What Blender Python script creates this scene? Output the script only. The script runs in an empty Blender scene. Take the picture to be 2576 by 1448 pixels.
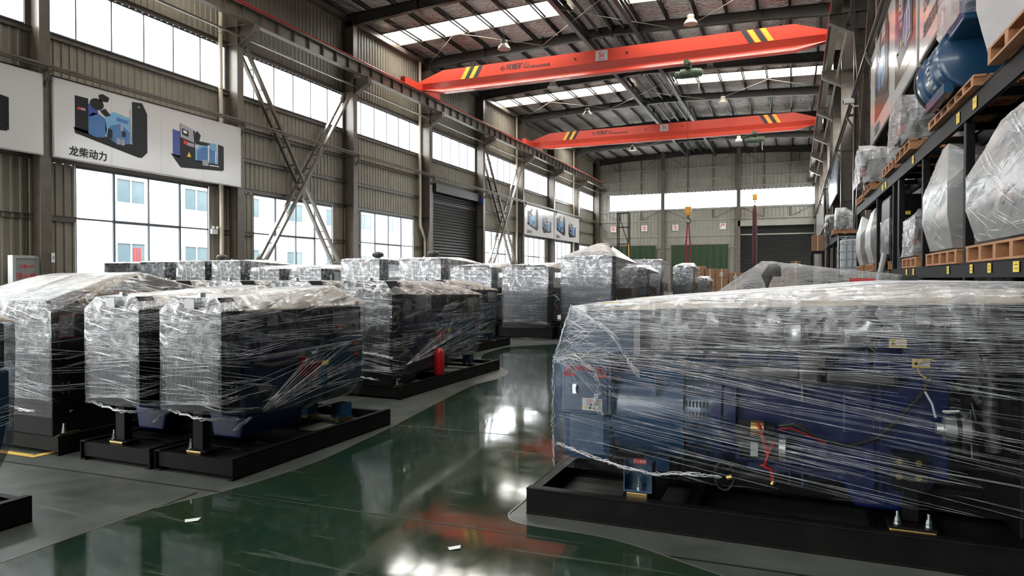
import bpy, bmesh, math, random
from mathutils import Vector, Matrix, noise
from mathutils.bvhtree import BVHTree
SC = bpy.context.scene
COL = SC.collection
R = math.radians
# ---------------------------------------------------------------- camera, sky, light, exposure
cam = bpy.data.objects.new('camera', bpy.data.cameras.new('camera')); COL.objects.link(cam)
cam.location = (0, 0, 1.5); cam.rotation_euler = (R(90 - 0.8), 0, R(22.52))
cam.data.lens = 24.0; cam.data.sensor_width = 36.0; cam.data.clip_end = 400
SC.camera = cam
SC.view_settings.view_transform = 'Standard'; SC.view_settings.look = 'None'
SC.view_settings.gamma = 1.0; SC.view_settings.use_curve_mapping = False
SC.view_settings.exposure = 0.8
wd = bpy.data.worlds.new('overcast_sky'); SC.world = wd; wd.use_nodes = True
wd.node_tree.nodes['Background'].inputs[0].default_value = (0.96, 0.985, 1.0, 1)
def overcast(nt, zen):                              # CIE overcast sky: the zenith three times as bright as the horizon
    N = nt.nodes.new; tc = N('ShaderNodeTexCoord'); sp = N('ShaderNodeSeparateXYZ'); nt.links.new(tc.outputs['Generated'], sp.inputs[0])
    mr = N('ShaderNodeMapRange'); mr.inputs['From Min'].default_value = 0; mr.inputs['From Max'].default_value = 1; mr.inputs['To Min'].default_value = zen / 3; mr.inputs['To Max'].default_value = zen
    nt.links.new(sp.outputs[2], mr.inputs['Value']); nt.links.new(mr.outputs[0], nt.nodes['Background'].inputs[1])
overcast(wd.node_tree, 15.0)
SC.cycles.max_bounces = 9; SC.cycles.diffuse_bounces = 3; SC.cycles.glossy_bounces = 4
SC.cycles.transparent_max_bounces = 24; SC.cycles.transmission_bounces = 4
SC.cycles.caustics_reflective = False; SC.cycles.caustics_refractive = False
SC.cycles.sample_clamp_indirect = 6.0
SC.cycles.use_denoising = True

def portal(loc, rot, sx, sy):                      # daylight portals in the openings: they only guide sky sampling
    l = bpy.data.lights.new('daylight_portal', 'AREA'); l.shape = 'RECTANGLE'; l.size = sx; l.size_y = sy
    l.cycles.is_portal = True
    o = bpy.data.objects.new('daylight_portal', l); COL.objects.link(o)
    o.location = loc; o.rotation_euler = rot
BAY, Y0 = 8.09, 14.08
def YK(k): return Y0 + BAY * k
portal((-22.4, 26, 10.3), (0, R(-90), 0), 1.9, 104)
portal((-22.4, 26, 3.4), (0, R(-90), 0), 3.8, 104)
portal((3.05, 26, 10.3), (0, R(90), 0), 1.9, 104)
portal((-9.7, 79.2, 10.3), (R(-90), 0, 0), 22, 1.9)
portal((-15.5, -26.57, 3.6), (R(90), 0, 0), 9, 7.2)
for k in (-4, -3, -2): portal((-22.4, YK(k) + 4.6, 3.75), (0, R(-90), 0), 7.4, 6.6)
for k in (-4, -2, 0, 2, 4, 6):
    portal((-16.9, YK(k) + 4.43, 16.1), (0, R(-2), 0), 10, 2)
    portal((-2.6, YK(k) + 4.43, 16.1), (0, R(2), 0), 10, 2)

# ---------------------------------------------------------------- materials
def ramp(nt, src, a, b, ca=(0, 0, 0, 1), cb=(1, 1, 1, 1)):
    r = nt.nodes.new('ShaderNodeValToRGB'); r.color_ramp.elements[0].position = a; r.color_ramp.elements[1].position = b
    r.color_ramp.elements[0].color = ca; r.color_ramp.elements[1].color = cb
    nt.links.new(src, r.inputs[0]); return r.outputs[0]
def c4(c): return (c[0], c[1], c[2], 1)
def mat(name, col, rough=0.5, metal=0.0, n=None, bump=None, spec=0.5, coat=0.0, stretch=(1, 1, 1), emit=0):
    m = bpy.data.materials.new(name); m.use_nodes = True; nt = m.node_tree; b = nt.nodes['Principled BSDF']
    b.inputs['Base Color'].default_value = c4(col); b.inputs['Roughness'].default_value = rough
    b.inputs['Metallic'].default_value = metal; b.inputs['Specular IOR Level'].default_value = spec
    if coat: b.inputs['Coat Weight'].default_value = coat; b.inputs['Coat Roughness'].default_value = 0.08
    if emit: b.inputs['Emission Color'].default_value = c4(col); b.inputs['Emission Strength'].default_value = emit
    if n or bump:
        tc = nt.nodes.new('ShaderNodeTexCoord'); mp = nt.nodes.new('ShaderNodeMapping'); mp.inputs['Scale'].default_value = stretch
        nt.links.new(tc.outputs['Object'], mp.inputs[0])
    if n:                                            # n = (scale, second colour, low, high)
        nz = nt.nodes.new('ShaderNodeTexNoise'); nz.inputs['Scale'].default_value = n[0]; nz.inputs['Detail'].default_value = 6
        nt.links.new(mp.outputs[0], nz.inputs['Vector'])
        nt.links.new(ramp(nt, nz.outputs[0], n[2], n[3], c4(col), c4(n[1])), b.inputs['Base Color'])
    if bump:
        nb = nt.nodes.new('ShaderNodeTexNoise'); nb.inputs['Scale'].default_value = bump[0]; nb.inputs['Detail'].default_value = 5
        nt.links.new(mp.outputs[0], nb.inputs['Vector'])
        bp = nt.nodes.new('ShaderNodeBump'); bp.inputs['Strength'].default_value = bump[1]; bp.inputs['Distance'].default_value = bump[2] if len(bump) > 2 else 0.02
        nt.links.new(nb.outputs[0], bp.inputs['Height']); nt.links.new(bp.outputs[0], b.inputs['Normal'])
    return m
M = {}
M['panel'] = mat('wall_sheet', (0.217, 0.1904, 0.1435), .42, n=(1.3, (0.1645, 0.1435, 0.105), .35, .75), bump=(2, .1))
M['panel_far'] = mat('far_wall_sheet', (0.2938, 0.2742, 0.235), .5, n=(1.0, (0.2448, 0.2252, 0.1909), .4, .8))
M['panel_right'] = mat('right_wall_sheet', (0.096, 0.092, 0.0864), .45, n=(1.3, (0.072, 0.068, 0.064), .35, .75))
M['steel'] = mat('brown_grey_steel_paint', (0.1113, 0.0891, 0.0702), .32, n=(3, (0.07425, 0.0594, 0.04725), .4, .75), bump=(5, .05), spec=.5)
M['steel_dark'] = mat('dark_steel_paint', (0.0294, 0.02436, 0.01932), .38, n=(3, (0.0189, 0.01554, 0.0126), .4, .75))
M['foil'] = mat('foil_insulation', (.66, .635, .61), .16, .95, n=(.35, (.62, .48, .44), .48, .66), bump=(6.5, 1.0, .4), stretch=(.55, 1.3, 1))
M['black'] = mat('black_paint', (.007, .007, .008), .5, n=(4, (.012, .011, .011), .45, .8), bump=(18, .05), spec=.14)
M['blackm'] = mat('black_plastic', (.014, .014, .015), .42)
M['skid'] = mat('black_skid_paint', (.006, .0058, .0058), .5, n=(5, (.018, .015, .013), .5, .9), bump=(30, .08), spec=.12)
M['blue'] = mat('alternator_blue', (0.0105, 0.06, 0.1387), .26, n=(2, (0.009, 0.0525, 0.12), .4, .7), bump=(40, .03), coat=.3)
M['deepblue'] = mat('engine_blue', (0.0021, 0.0105, 0.0875), .36, n=(5, (0.0014, 0.0077, 0.063), .4, .7), bump=(14, .15), coat=.1)
M['cast'] = mat('cast_iron', (0.128, 0.128, 0.124), .5, .75, bump=(60, .4, .006))
M['silver'] = mat('aluminium', (.62, .62, .61), .3, .9, bump=(40, .08))
M['zinc'] = mat('zinc_bolt', (.55, .62, .62), .25, .95)
M['gold'] = mat('yellow_zinc_pad', (0.6, 0.416, 0.16), .25, .9)
M['brass'] = mat('brass', (0.56, 0.36, 0.12), .3, .9)
M['red'] = mat('crane_red', (0.5192, 0.05132, 0.02717), .36, n=(1.2, (0.4829, 0.04528, 0.02415), .4, .75), coat=.25)
M['railred'] = mat('rail_red', (0.496, 0.016, 0.0128), .4)
M['yel'] = mat('stripe_yellow', (0.7395, 0.357, 0.0255), .45)
M['tag'] = mat('yellow_paper', (0.782, 0.561, 0.068), .6)
M['ink'] = mat('black_ink', (.012, .012, .014), .55)
M['redink'] = mat('red_ink', (.65, .02, .02), .5)
M['white'] = mat('white_board', (0.5861, 0.5594, 0.5461), .17, bump=(.6, .05), spec=.6)
M['paper'] = mat('white_paper', (.75, .75, .75), .5)
M['greyplate'] = mat('grey_plate', (0.36, 0.36, 0.36), .5)
M['pvc'] = mat('cream_pipe', (0.44, 0.376, 0.296), .4)
M['carton'] = mat('brown_carton', (0.27, 0.1425, 0.07125), .7, n=(3, (0.225, 0.1162, 0.05625), .4, .7))
M['cover'] = mat('cardboard_cover', (.80, .68, .55), .5, n=(2.2, (.70, .54, .40), .42, .7), bump=(6, .3))
M['wood'] = mat('pallet_wood', (0.4056, 0.1872, 0.0819), .62, n=(2.5, (0.2808, 0.1248, 0.0546), .35, .75), bump=(9, .3), stretch=(1, 6, 6))
M['rubber'] = mat('rubber', (.015, .015, .015), .6)
M['fan'] = mat('fan_grey', (.30, .31, .28), .5)
M['grille'] = mat('grille_wire', (.33, .34, .36), .3, .6)
M['core'] = mat('radiator_core', (.055, .06, .075), .42, .6, bump=(120, .5, .004), stretch=(.2, 1, 4))
M['shutter'] = mat('shutter_slat', (0.01925, 0.0182, 0.0175), .3, .3)
M['frame'] = mat('window_frame', (.06, .07, .085), .4)
M['curtain'] = mat('green_curtain', (0.0225, 0.0465, 0.0165), .8, n=(3, (0.0165, 0.03375, 0.0135), .4, .7))
M['hoistg'] = mat('hoist_green', (0.032, 0.076, 0.044), .5, n=(9, (0.136, 0.112, 0.068), .45, .65))
M['sling'] = mat('red_sling', (0.2112, 0.00768, 0.0128), .7)
M['sling_dark'] = mat('maroon_sling', (.055, .007, .010), .8)
M['hook'] = mat('hook_yellow', (.62, .29, .015), .4)
M['lampw'] = mat('lamp_enamel', (.27, .235, .185), .35)
M['ibc'] = mat('ibc_bottle', (0.5376, 0.5632, 0.5888), .45)
M['darkgreen'] = mat('dark_green_paint', (.03, .06, .035), .4)
M['grey'] = mat('grey_paint', (0.272, 0.268, 0.264), .45)
M['redpaint'] = mat('red_paint', (0.48, 0.0096, 0.012), .35)
M['facade'] = mat('white_facade', (.62, .62, .61), .8)
M['facwin'] = mat('facade_glazing', (.055, .085, .10), .3, n=(.4, (.085, .115, .13), .4, .6))
M['sidewalk'] = mat('outside_paving', (.4, .4, .39), .9)
M['printblue'] = mat('print_blue', (0.024, 0.128, 0.336), .3)
M['printdark'] = mat('print_deep_blue', (.012, .04, .25), .3)
M['printlight'] = mat('print_light_blue', (0.128, 0.336, 0.528), .3)
M['printgrey'] = mat('print_grey', (.28, .28, .3), .3)
M['printblack'] = mat('print_black', (.008, .008, .009), .35, spec=.25)
M['printbrown'] = mat('print_backdrop', (0.128, 0.072, 0.06), .2)
M['poster_blue'] = mat('poster_blue', (0.04, 0.104, 0.24), .2, n=(.25, (0.4, 0.48, 0.56), .45, .65))
M['cabinet'] = mat('cabinet_glass', (0.24, 0.248, 0.24), .25)

def floor_mat(name, ca, cb, rough, scale):
    m = bpy.data.materials.new(name); m.use_nodes = True; nt = m.node_tree; b = nt.nodes['Principled BSDF']; L = nt.links.new
    tc = nt.nodes.new('ShaderNodeTexCoord')
    n1 = nt.nodes.new('ShaderNodeTexNoise'); n1.inputs['Scale'].default_value = scale; n1.inputs['Detail'].default_value = 7; n1.inputs['Distortion'].default_value = .6
    n2 = nt.nodes.new('ShaderNodeTexNoise'); n2.inputs['Scale'].default_value = 1.7; n2.inputs['Detail'].default_value = 8; n2.inputs['Distortion'].default_value = 1.5
    mp = nt.nodes.new('ShaderNodeMapping'); mp.inputs['Rotation'].default_value = (0, 0, .9); mp.inputs['Scale'].default_value = (.5, 9, 1)
    n3 = nt.nodes.new('ShaderNodeTexNoise'); n3.inputs['Scale'].default_value = 1.6; n3.inputs['Detail'].default_value = 6; n3.inputs['Distortion'].default_value = .8
    L(tc.outputs['Object'], n1.inputs['Vector']); L(tc.outputs['Object'], n2.inputs['Vector']); L(tc.outputs['Object'], mp.inputs[0]); L(mp.outputs[0], n3.inputs['Vector'])
    base = ramp(nt, n1.outputs[0], .35, .68, c4(ca), c4(cb))
    mx = nt.nodes.new('ShaderNodeMix'); mx.data_type = 'RGBA'
    L(ramp(nt, n3.outputs[0], .62, .72, (0, 0, 0, 1), (.55, .55, .55, 1)), mx.inputs['Factor']); L(base, mx.inputs['A'])
    mx.inputs['B'].default_value = (.15, .16, .14, 1)
    L(mx.outputs['Result'], b.inputs['Base Color'])
    rr = nt.nodes.new('ShaderNodeMapRange'); rr.inputs['From Min'].default_value = .3; rr.inputs['From Max'].default_value = .7
    rr.inputs['To Min'].default_value = rough[0]; rr.inputs['To Max'].default_value = rough[1]
    L(n2.outputs[0], rr.inputs['Value']); L(rr.outputs[0], b.inputs['Roughness'])
    n4 = nt.nodes.new('ShaderNodeTexNoise'); n4.inputs['Scale'].default_value = 1.1; n4.inputs['Detail'].default_value = 3
    L(tc.outputs['Object'], n4.inputs['Vector'])
    bp = nt.nodes.new('ShaderNodeBump'); bp.inputs['Strength'].default_value = .05; bp.inputs['Distance'].default_value = .02
    L(n4.outputs[0], bp.inputs['Height']); L(bp.outputs[0], b.inputs['Normal'])
    return m
M['green'] = floor_mat('green_epoxy', (.009, .027, .017), (.022, .033, .017), (.04, .11), 1.1)
M['floor'] = floor_mat('grey_epoxy', (.078, .083, .072), (.044, .05, .044), (.28, .5), 2.6)

def glass_mat():
    m = bpy.data.materials.new('pane_glass'); m.use_nodes = True; nt = m.node_tree; nt.nodes.clear(); L = nt.links.new
    o = nt.nodes.new('ShaderNodeOutputMaterial'); t = nt.nodes.new('ShaderNodeBsdfTransparent'); g = nt.nodes.new('ShaderNodeBsdfGlossy')
    t.inputs[0].default_value = (.96, .985, .985, 1); g.inputs['Roughness'].default_value = .03
    fr = nt.nodes.new('ShaderNodeFresnel'); fr.inputs[0].default_value = 1.25
    mx = nt.nodes.new('ShaderNodeMixShader'); L(fr.outputs[0], mx.inputs[0]); L(t.outputs[0], mx.inputs[1]); L(g.outputs[0], mx.inputs[2]); L(mx.outputs[0], o.inputs[0])
    return m
M['glass'] = glass_mat()
def skylight_mat():
    m = bpy.data.materials.new('skylight_sheet'); m.use_nodes = True; nt = m.node_tree; nt.nodes.clear(); L = nt.links.new
    o = nt.nodes.new('ShaderNodeOutputMaterial'); t = nt.nodes.new('ShaderNodeBsdfTransparent'); g = nt.nodes.new('ShaderNodeBsdfTranslucent')
    t.inputs[0].default_value = (.95, .92, .86, 1); g.inputs[0].default_value = (.9, .87, .8, 1)
    mx = nt.nodes.new('ShaderNodeMixShader'); mx.inputs[0].default_value = .2; L(t.outputs[0], mx.inputs[1]); L(g.outputs[0], mx.inputs[2]); L(mx.outputs[0], o.inputs[0])
    return m
M['skylight'] = skylight_mat()

def film_mat(name, base=.008, streak=.7, haze=.28, tint=(.93, .95, 1.0), rough=.17, bump=.38, crumple=9.0, fine=52.0, UP=(.45, .64), gloss=.86):
    """stretch film: clear sheet with fine stretched folds that scatter light"""
    m = bpy.data.materials.new(name); m.use_nodes = True; nt = m.node_tree; nt.nodes.clear(); N = nt.nodes.new; L = nt.links.new
    out = N('ShaderNodeOutputMaterial'); tc = N('ShaderNodeTexCoord'); sep = N('ShaderNodeSeparateXYZ'); L(tc.outputs['Object'], sep.inputs[0])
    geo = N('ShaderNodeNewGeometry'); sn = N('ShaderNodeSeparateXYZ'); L(geo.outputs['True Normal'], sn.inputs[0])
    def mth(op, a, b=None):
        x = N('ShaderNodeMath'); x.operation = op
        for i, q in enumerate((a, b)):
            if q is None: continue
            if isinstance(q, (int, float)): x.inputs[i].default_value = q
            else: L(q, x.inputs[i])
        return x.outputs[0]
    wob = N('ShaderNodeTexNoise'); wob.inputs['Scale'].default_value = 2.2; wob.inputs['Detail'].default_value = 3; L(tc.outputs['Object'], wob.inputs['Vector'])
    top = mth('GREATER_THAN', mth('ABSOLUTE', sn.outputs[2]), .62)
    # across = the direction the folds repeat in: height on the walls, the narrow way on the top
    xy = mth('ADD', sep.outputs[0], sep.outputs[1])
    xmy = mth('SUBTRACT', sep.outputs[0], sep.outputs[1])
    def layer(slope, scale, wamp, lo, hi, seed, topax):
        side = mth('ADD', sep.outputs[2], mth('MULTIPLY', xmy if slope < 0 else xy, abs(slope)))
        tp = sep.outputs[topax]
        q = mth('ADD', mth('MULTIPLY', side, mth('SUBTRACT', 1.0, top)), mth('MULTIPLY', tp, top))
        q = mth('ADD', q, mth('MULTIPLY', wob.outputs[0], wamp))
        cb = N('ShaderNodeCombineXYZ'); L(mth('MULTIPLY', q, scale), cb.inputs[0]); L(mth('MULTIPLY', xy, .9), cb.inputs[1]); L(mth('MULTIPLY', xmy, .9), cb.inputs[2])
        n = N('ShaderNodeTexNoise'); n.inputs['Scale'].default_value = 1.0; n.inputs['Detail'].default_value = 3.5; n.inputs['Roughness'].default_value = .6
        ad = N('ShaderNodeVectorMath'); ad.operation = 'ADD'; ad.inputs[1].default_value = (seed, seed * 2, seed * 3); L(cb.outputs[0], ad.inputs[0]); L(ad.outputs[0], n.inputs['Vector'])
        return n.outputs[0], ramp(nt, n.outputs[0], lo, hi)
    tax = 0 if 'length' not in name else 1
    h1, s1 = layer(.10, fine, .10, .615, .70, 3.1, tax)
    h2, s2 = layer(-.16, fine * 1.35, .14, .63, .72, 9.7, tax)
    cr = N('ShaderNodeTexNoise'); cr.inputs['Scale'].default_value = crumple; cr.inputs['Detail'].default_value = 7; cr.inputs['Roughness'].default_value = .62; cr.inputs['Distortion'].default_value = 1.4
    L(tc.outputs['Object'], cr.inputs['Vector'])
    patch = N('ShaderNodeTexNoise'); patch.inputs['Scale'].default_value = 2.6; patch.inputs['Detail'].default_value = 3; L(tc.outputs['Object'], patch.inputs['Vector'])
    gz = N('ShaderNodeSeparateXYZ'); L(tc.outputs['Generated'], gz.inputs[0])
    up = ramp(nt, mth('ADD', gz.outputs[2], mth('MULTIPLY', mth('SUBTRACT', patch.outputs[0], .5), .4)), UP[0], UP[1])
    veil = mth('ADD', .14, mth('MULTIPLY', up, .86)); st = mth('MULTIPLY', mth('MULTIPLY', mth('MAXIMUM', s1, s2), streak), veil)
    hz = mth('MULTIPLY', mth('ADD', mth('MULTIPLY', ramp(nt, cr.outputs[0], .46, .63), .85), .15), mth('MULTIPLY', up, haze))
    wk = mth('MULTIPLY', mth('MULTIPLY', ramp(nt, cr.outputs[0], .60, .68), streak * .45), veil)
    fac = mth('MINIMUM', mth('ADD', mth('ADD', mth('MAXIMUM', st, wk), hz), mth('ADD', mth('MULTIPLY', top, .3), base)), .97)  # top faces whiter: denser film, plus skylight sheen put into the colour
    bp = N('ShaderNodeBump'); bp.inputs['Strength'].default_value = bump; bp.inputs['Distance'].default_value = .02
    L(mth('ADD', mth('MULTIPLY', cr.outputs[0], 1.0), mth('ADD', mth('MULTIPLY', h1, .45), mth('MULTIPLY', h2, .45))), bp.inputs['Height'])
    gl = N('ShaderNodeBsdfGlossy'); gl.inputs['Roughness'].default_value = rough; gl.inputs[0].default_value = (1, 1, 1, 1); L(bp.outputs[0], gl.inputs['Normal'])
    df = N('ShaderNodeBsdfDiffuse'); df.inputs[0].default_value = c4(tint); L(bp.outputs[0], df.inputs['Normal'])
    tl = N('ShaderNodeBsdfTranslucent'); tl.inputs[0].default_value = c4(tint)
    m1 = N('ShaderNodeMixShader'); m1.inputs[0].default_value = .3; L(df.outputs[0], m1.inputs[1]); L(tl.outputs[0], m1.inputs[2])
    m2 = N('ShaderNodeMixShader'); L(mth('SUBTRACT', gloss, mth('MULTIPLY', top, .4 if gloss > .6 else 0.0)), m2.inputs[0]); L(m1.outputs[0], m2.inputs[1]); L(gl.outputs[0], m2.inputs[2])
    tr = N('ShaderNodeBsdfTransparent'); tr.inputs[0].default_value = (.97, .98, .99, 1)
    m3 = N('ShaderNodeMixShader'); L(fac, m3.inputs[0]); L(tr.outputs[0], m3.inputs[1]); L(m2.outputs[0], m3.inputs[2])
    fr = N('ShaderNodeFresnel'); fr.inputs[0].default_value = 1.4; L(bp.outputs[0], fr.inputs['Normal'])
    m4 = N('ShaderNodeMixShader'); L(mth('MULTIPLY', fr.outputs[0], .75), m4.inputs[0]); L(m3.outputs[0], m4.inputs[1]); L(gl.outputs[0], m4.inputs[2])
    L(m4.outputs[0], out.inputs[0]); return m
M['film'] = film_mat('stretch_film')
M['filmL'] = film_mat('stretch_film_lengthwise', base=.006, streak=.5, haze=.5, UP=(.70, .92))
M['film3'] = film_mat('stretch_film_back_row', base=.03, streak=.6, haze=.5, UP=(.48, .66), crumple=5, fine=30, gloss=.7)
M['filmw'] = film_mat('stretch_film_rack', base=.2, streak=.6, haze=.35, bump=.8, crumple=6.5, fine=30, tint=(.93, .92, .9))
M['bag'] = film_mat('poly_bag', base=.6, streak=.2, haze=.25, bump=.35, crumple=2.6, fine=16, rough=.32, tint=(.60, .60, .58), gloss=.28)
def strand_mat():
    m = bpy.data.materials.new('film_strand'); m.use_nodes = True; nt = m.node_tree; nt.nodes.clear(); N = nt.nodes.new; L = nt.links.new
    o = N('ShaderNodeOutputMaterial'); tr = N('ShaderNodeBsdfTransparent'); gl = N('ShaderNodeBsdfGlossy'); df = N('ShaderNodeBsdfDiffuse'); df.inputs[0].default_value = (.93, .95, 1, 1)
    gl.inputs['Roughness'].default_value = .34
    tc = N('ShaderNodeTexCoord'); nz = N('ShaderNodeTexNoise'); nz.inputs['Scale'].default_value = 7; nz.inputs['Detail'].default_value = 3; L(tc.outputs['Object'], nz.inputs['Vector'])
    bp = N('ShaderNodeBump'); bp.inputs['Strength'].default_value = .6; bp.inputs['Distance'].default_value = .05; L(nz.outputs[0], bp.inputs['Height']); L(bp.outputs[0], gl.inputs['Normal'])
    m1 = N('ShaderNodeMixShader'); m1.inputs[0].default_value = .48; L(df.outputs[0], m1.inputs[1]); L(gl.outputs[0], m1.inputs[2])
    m2 = N('ShaderNodeMixShader'); L(ramp(nt, nz.outputs[0], .38, .62, (.3, .3, .3, 1), (1, 1, 1, 1)), m2.inputs[0]); L(tr.outputs[0], m2.inputs[1]); L(m1.outputs[0], m2.inputs[2]); L(m2.outputs[0], o.inputs[0]); return m
M['strand'] = strand_mat()

# ---------------------------------------------------------------- mesh helpers
class MB:
    def __init__(s): s.v = []; s.f = []
    def add(s, vs, fs, mx=None):
        o = len(s.v); s.v += [tuple(mx @ Vector(v)) if mx else tuple(v) for v in vs]; s.f += [tuple(i + o for i in f) for f in fs]; return s
    def box(s, x0, y0, z0, x1, y1, z1, mx=None):
        return s.add([(x0, y0, z0), (x1, y0, z0), (x1, y1, z0), (x0, y1, z0), (x0, y0, z1), (x1, y0, z1), (x1, y1, z1), (x0, y1, z1)],
                     [(3, 2, 1, 0), (4, 5, 6, 7), (0, 1, 5, 4), (1, 2, 6, 5), (2, 3, 7, 6), (3, 0, 4, 7)], mx)
    def bar(s, a, b, w, h, up=(0, 0, 1)):            # rectangular bar from a to b: w across, h along up
        a = Vector(a); b = Vector(b); d = (b - a).normalized(); u = Vector(up)
        if abs(d.dot(u)) > .98: u = Vector((0, 1, 0))
        sd = d.cross(u).normalized() * (w / 2); u = sd.cross(d).normalized() * (h / 2)
        vs = [p + q for p in (a, b) for q in (-sd - u, sd - u, sd + u, -sd + u)]
        return s.add(vs, [(0, 1, 2, 3), (7, 6, 5, 4), (0, 4, 5, 1), (1, 5, 6, 2), (2, 6, 7, 3), (3, 7, 4, 0)])
    def cyl(s, a, b, r, r2=None, n=14, caps=True):
        a = Vector(a); b = Vector(b); r2 = r if r2 is None else r2; d = (b - a).normalized()
        t = Vector((0, 0, 1)) if abs(d.z) < .9 else Vector((1, 0, 0)); e1 = d.cross(t).normalized(); e2 = d.cross(e1)
        vs = []
        for p, q in ((a, r), (b, r2)):
            for i in range(n):
                t = 2 * math.pi * i / n; vs.append(p + e1 * (q * math.cos(t)) + e2 * (q * math.sin(t)))
        fs = [(i, i + n, (i + 1) % n + n, (i + 1) % n) for i in range(n)]
        if caps: fs += [tuple(range(n)), tuple(range(2 * n - 1, n - 1, -1))]
        return s.add(vs, fs)
    def lathe(s, a, axis, prof, n=20, ang=None):      # prof = [(radius, distance along axis)]
        a = Vector(a); d = Vector(axis).normalized(); t = Vector((0, 0, 1)) if abs(d.z) < .9 else Vector((1, 0, 0)); e1 = d.cross(t).normalized(); e2 = d.cross(e1)
        vs = []; fs = []
        for r, z in prof:
            for i in range(n):
                t = 2 * math.pi * i / n; vs.append(a + d * z + e1 * (r * math.cos(t)) + e2 * (r * math.sin(t)))
        for j in range(len(prof) - 1):
            fs += [(j * n + i, (j + 1) * n + i, (j + 1) * n + (i + 1) % n, j * n + (i + 1) % n) for i in range(n)]
        fs += [tuple(range(n)), tuple(range(len(prof) * n - 1, (len(prof) - 1) * n - 1, -1))]
        return s.add(vs, fs)
    def tube(s, pts, r, n=7):
        pts = [Vector(p) for p in pts]; vs = []; fs = []; ref = Vector((0, 0, 1))
        for i, p in enumerate(pts):
            d = (pts[min(i + 1, len(pts) - 1)] - pts[max(i - 1, 0)]).normalized()
            e1 = d.cross(ref)
            if e1.length < .1: e1 = d.cross(Vector((1, 0, 0)))
            e1.normalize(); e2 = d.cross(e1)
            for k in range(n):
                t = 2 * math.pi * k / n; vs.append(p + e1 * (r * math.cos(t)) + e2 * (r * math.sin(t)))
        for i in range(len(pts) - 1):
            fs += [(i * n + k, (i + 1) * n + k, (i + 1) * n + (k + 1) % n, i * n + (k + 1) % n) for k in range(n)]
        fs += [tuple(range(n)), tuple(range(len(pts) * n - 1, (len(pts) - 1) * n - 1, -1))]
        return s.add(vs, fs)
    def prism(s, poly, plane, a, b):                 # polygon in 'xz' / 'yz' / 'xy', extruded from a to b along the third axis
        def P(p, t): return {'xz': (p[0], t, p[1]), 'yz': (t, p[0], p[1]), 'xy': (p[0], p[1], t)}[plane]
        n = len(poly); vs = [P(p, a) for p in poly] + [P(p, b) for p in poly]
        return s.add(vs, [tuple(range(n)), tuple(range(2 * n - 1, n - 1, -1))] + [(i, i + n, (i + 1) % n + n, (i + 1) % n) for i in range(n)])
    def mesh(s, name, m=None, smooth=0):
        me = bpy.data.meshes.new(name); me.from_pydata(s.v, [], s.f)
        bm = bmesh.new(); bm.from_mesh(me); bmesh.ops.recalc_face_normals(bm, faces=bm.faces); bm.to_mesh(me); bm.free()
        if m: me.materials.append(m)
        if smooth:
            me.polygons.foreach_set('use_smooth', [True] * len(me.polygons)); me.set_sharp_from_angle(angle=R(smooth))
        return me
    def build(s, name, m, parent=None, smooth=0, bevel=0, loc=None, kind=None, label=None):
        o = link(name, s.mesh(name, m, smooth), parent, loc)
        if bevel:
            b = o.modifiers.new('bevel', 'BEVEL'); b.width = bevel; b.segments = 2; b.limit_method = 'ANGLE'; b.angle_limit = R(40)
        if kind: o['kind'] = kind
        if label: o['label'] = label
        return o
def link(name, me, parent=None, loc=None):
    o = bpy.data.objects.new(name, me); COL.objects.link(o)
    if parent: o.parent = parent
    if loc: o.location = loc
    return o
def tag(o, label, cat, group=None, kind=None):
    o['label'] = label; o['category'] = cat
    if group: o['group'] = group
    if kind: o['kind'] = kind
    return o
def thing(name, label, cat, loc=(0, 0, 0), rz=0, group=None, parent=None):
    o = bpy.data.objects.new(name, None); COL.objects.link(o); o.location = loc; o.rotation_euler = (0, 0, rz); o.empty_display_size = .2
    return tag(o, label, cat, group)
def struct(name, me=None, loc=None):
    o = link(name, me, None, loc); o['kind'] = 'structure'; return o
def dup(root, loc, label, rz=None, scale=None, skip=()):
    r = root.copy(); COL.objects.link(r); r.location = loc; r['label'] = label
    if rz is not None: r.rotation_euler = (0, 0, rz)
    if scale: r.scale = scale
    for ch in list(root.children):
        if ch.name.split('.')[0] in skip: continue
        c = ch.copy(); COL.objects.link(c); c.parent = r
        for g in list(ch.children):
            d = g.copy(); COL.objects.link(d); d.parent = c
    return r
def box(x0, y0, z0, x1, y1, z1): return MB().box(x0, y0, z0, x1, y1, z1)
_dg = None
def text(name, body, size, m, parent, origin, ex, ey, bold=0.0, align='CENTER', spacing=1.0):
    """flat lettering: origin, ex = reading direction, ey = up"""
    cu = bpy.data.curves.new('t', 'FONT'); cu.body = body; cu.size = size; cu.align_x = align; cu.align_y = 'CENTER'; cu.space_character = spacing
    o = bpy.data.objects.new('t', cu); COL.objects.link(o)
    dg = bpy.context.evaluated_depsgraph_get(); me = bpy.data.meshes.new_from_object(o.evaluated_get(dg))
    bpy.data.objects.remove(o); bpy.data.curves.remove(cu)
    ex = Vector(ex).normalized(); ey = Vector(ey).normalized(); ez = ex.cross(ey); og = Vector(origin)
    if bold:                                         # heavier strokes: the glyphs laid four times, a hair apart
        bm = bmesh.new()
        for k, (dx, dy) in enumerate(((-1, 0), (1, 0), (0, -1), (0, 1))):
            n0 = len(bm.verts); bm.from_mesh(me); bm.verts.ensure_lookup_table()
            for v in bm.verts[n0:]: v.co += Vector((dx * bold * .6, dy * bold * .6, k * .0004))
        bm.to_mesh(me); bm.free()
    for v in me.vertices: v.co = og + ex * v.co.x + ey * v.co.y + ez * v.co.z
    me.materials.clear(); me.materials.append(m); me.name = name
    return link(name, me, parent)
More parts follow.
